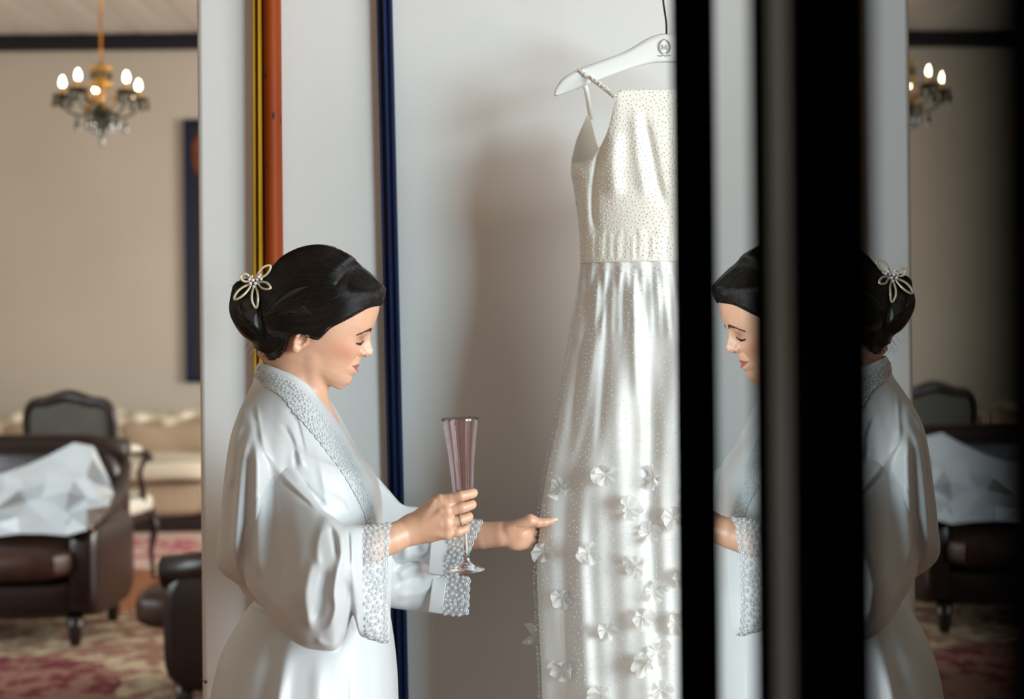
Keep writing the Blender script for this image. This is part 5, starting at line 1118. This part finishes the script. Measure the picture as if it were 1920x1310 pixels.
DS_S = [([(1212, 560), (1224, 800), (1221, 950), (1228, 1100), (1240, 1310), (1245, 1700)], 14, -17), ([(1160, 510), (1158, 700), (1163, 900), (1168, 1100), (1178, 1310), (1185, 1700)], 20, 10), ([(1112, 850), (1106, 1000), (1112, 1150), (1120, 1310), (1120, 1700)], 13, -8), ([(1042, 880), (1040, 1050), (1050, 1200), (1062, 1310), (1066, 1700)], 16, 8),
        ([(1130, 496), (1113, 620), (1088, 800), (1062, 900)], 11, 8), ([(1113, 500), (1096, 640), (1066, 820)], 8, -6), ([(1252, 500), (1264, 800), (1282, 1310), (1290, 1700)], 14, 9), ([(1182, 496), (1188, 620), (1195, 760)], 8, 6), ([(1146, 496), (1138, 620), (1128, 760), (1118, 860)], 7, -6), ([(1196, 496), (1206, 600)], 6, -5)] + [([(x, 494), (x + (x - 1180) * .12, 560), (x + (x - 1180) * .2, 640)], 3.6, 3.2) for x in range(1098, 1262, 13)]
SK = [dring(a, b, c, 2.0, None, d, e, 1.7, YD, d * .5, 6) for a, b, c, d, e in sk_]
skirt, SKV, SKQ = cloth('skirt', loft(SK, 260), M_skirt, dress, strokes=DS_S, thick=.0012)
OV = [dring(a, b - min(1, i / 4) * 7, c + .005 * min(1, i / 3), 2.0, None, d, e, 1.7, YD, d * .5, 6) for i, (a, b, c, d, e) in enumerate(sk_)]
over, OVV, OVQ = cloth('tulle_overskirt', loft(OV, 260), M_tulle, dress, strokes=DS_S, thick=0)
MB().tube([Vector(p) + Vector((0, -.001, 0)) for p in dring(493, 1088, .0815)[::3]], .0014, 5, closed=True).build('waist_seam', M_dress, dress, smooth=True)
# beads
oct_v = np.array([(1, 0, 0), (-1, 0, 0), (0, 1, 0), (0, -1, 0), (0, 0, 1), (0, 0, -1)], float); oct_f = np.array([(0, 2, 4), (2, 1, 4), (1, 3, 4), (3, 0, 4), (2, 0, 5), (1, 2, 5), (3, 1, 5), (0, 3, 5)])
def beads(name, Vm, rows, cols, r, step, parent, j0, j1, zmin=-9):
    """small beads spread evenly (blue noise) over the front of a lofted surface"""
    Gm = Vm.reshape(rows, cols, 3); r_b = np.random.default_rng(31); idx = np.arange(j0, j1) % cols; A = Gm[:, idx]
    a, b, c = A[:-1, :-1].reshape(-1, 3), A[1:, :-1].reshape(-1, 3), A[:-1, 1:].reshape(-1, 3); ar = np.linalg.norm(np.cross(b - a, c - a), axis=1); ar[a[:, 2] < zmin] = 0
    n = int(ar.sum() / step**2 * 5); k = r_b.choice(len(ar), n, p=ar / ar.sum()); u = r_b.random((n, 2)); C_ = a[k] + (b - a)[k] * u[:, :1] + (c - a)[k] * u[:, 1:]
    cell = {}; keep = []; s2 = step * step * .74
    for i, p in enumerate(C_.tolist()):
        q = (int(p[0] / step), int(p[1] / step), int(p[2] / step)); ok = True
        for dx in (-1, 0, 1):
            for dy in (-1, 0, 1):
                for dz in (-1, 0, 1):
                    for z in cell.get((q[0] + dx, q[1] + dy, q[2] + dz), ()):
                        if (p[0] - z[0])**2 + (p[1] - z[1])**2 + (p[2] - z[2])**2 < s2: ok = False; break
                    if not ok: break
                if not ok: break
            if not ok: break
        if ok: cell.setdefault(q, []).append(p); keep.append(i)
    C_ = C_[keep]; cen = np.array([P(CX, 700, YD).x, YD]); d = C_[:, :2] - cen; d /= np.linalg.norm(d, axis=1)[:, None]; C_[:, :2] += d * r * .4
    rr = r * (.75 + .5 * r_b.random(len(C_))); Vb = (C_[:, None] + oct_v[None] * rr[:, None, None]).reshape(-1, 3); Qb = (oct_f[None] + 6 * np.arange(len(C_))[:, None, None]).reshape(-1, 3)
    return stuff(np_mesh(name, Vb, Qb, M_bead, parent))
beads('beads', BV_, 190, ND, .00125, .0062, bodice, -12, ND // 2 + 14)
beads('beads', OVV, 260, ND, .00105, .0088, over, -12, ND // 2 + 14, zmin=.70)
# straps
def strap(pts, wd, par, m, th=.0016):
    c = interp_path([list(p) for p in pts], 24); G = []
    for i, p in enumerate(c):
        t = c[min(i + 1, 23)] - c[max(i - 1, 0)]; t /= np.linalg.norm(t); a = np.cross(t, (0, 1, 0)); a /= np.linalg.norm(a) + 1e-9; b = np.cross(t, a)
        G.append([tuple(p + a * wd * math.cos(x) + b * th * math.sin(x)) for x in np.linspace(0, 2 * math.pi, 9)[:-1]])
    return MB().grid(G, close_u=True).build('strap', m, par, smooth=True), c
for sg in (-1, 1):
    X = lambda x: x if sg < 0 else 2 * CX - x
    so_, cpts = strap([P(X(1155), 183, YD - .071), P(X(1130), 163, YD - .045), P(X(1105), 144.5, YD - .0105), P(X(1090), 133, YD - .0075), P(X(1086), 129.5, YD), P(X(1090), 134, YD + .008), P(X(1097), 160, YD + .014), P(X(1102), 183, YD + .034), P(X(1105.5), 206, YD + .049), P(X(1108), 224, YD + .052)], .0042, dress, M_dress)
    sb_ = MB(); r_b = np.random.default_rng(3)
    for p in interp_path(cpts[:12], 60): 
        for k in range(2): sb_.ball(Vector(p) + Vector(((r_b.random() - .5) * .008, -.002, (r_b.random() - .5) * .008)), .0012, nu=5, nv=3)
    stuff(sb_.build('beads', M_bead, so_))
# fabric flowers sewn on the overskirt
bvs = BVHTree.FromPolygons([Vector(v) for v in OVV], [tuple(q) for q in OVQ])
fpos = [(1053, 917, 19), (1137, 889, 20), (1228, 896, 21), (1176, 952, 20), (1218, 1001, 19), (1262, 969, 18), (1102, 1033, 18), (1020, 1033, 18), (1193, 1061, 19), (1225, 1106, 19), (1053, 1117, 18), (1137, 1180, 18), (1204, 1155, 18), (1268, 1166, 18), (1232, 1222, 19), (1211, 1242, 19), (1056, 1254, 20), (1130, 1300, 19), (1238, 1292, 18), (1273, 1085, 17), (1088, 1330, 19), (1170, 1370, 19), (1300, 930, 19), (1330, 1020, 19), (1380, 960, 19), (1310, 1120, 19), (1400, 1080, 19), (1360, 1190, 19), (1440, 1160, 19), (1320, 1280, 19), (1420, 1270, 19)]
r_f = np.random.default_rng(8)
def flower(c, n, R):
    e = bpy.data.objects.new('fabric_flower', None); COL.objects.link(e); setpar(e, dress)
    n = Vector(n).normalized(); a = n.orthogonal().normalized(); b = n.cross(a); k0 = r_f.random() * 6; npt = 6
    for k in range(npt):
        t0 = k0 + 2 * math.pi * (k + .5 * (r_f.random() - .5)) / npt; L = R * (.7 + .5 * r_f.random()); wv = r_f.random() * 6; curl = .3 + 1.3 * r_f.random(); Gp = []
        for i in range(7):
            s = i / 6; row = []
            for j in range(7):
                q = (j / 6 - .5) * 2; an = t0 + q * .72 * (s ** .45); rad = L * s * (1 - .16 * q * q)
                h = R * (.08 + .5 * curl * s ** 1.7 + .22 * s * math.sin(q * 3.4 + wv) * 1.3 - .15 * q * q * s)
                row.append(Vector(c) + (a * math.cos(an) + b * math.sin(an)) * rad * .92 + n * h)
            Gp.append(row)
        MB().grid(Gp).build('petal', M_organza, e, smooth=True)
    if r_f.random() < .4: MB().ball(Vector(c) + n * .003, .0018, nu=6, nv=4).build('bead', M_bead, e, smooth=True)
for x, y, r in fpos:
    o = Vector((0, 0, CAMZ)); d = (P(x, y, 1) - o).normalized(); h = bvs.ray_cast(o, d)
    if h[0]: 
        nn_ = h[1] if h[1].y < 0 else -h[1]; nn_ = (nn_ + Vector((r_f.random() - .5, -.1, r_f.random() - .5)) * .8).normalized(); flower(h[0] + nn_ * .001, nn_, r * 1.25 * KD)
flower(P(1003, 1186, YD), Vector((-1, -.35, .1)), 22 * KD)
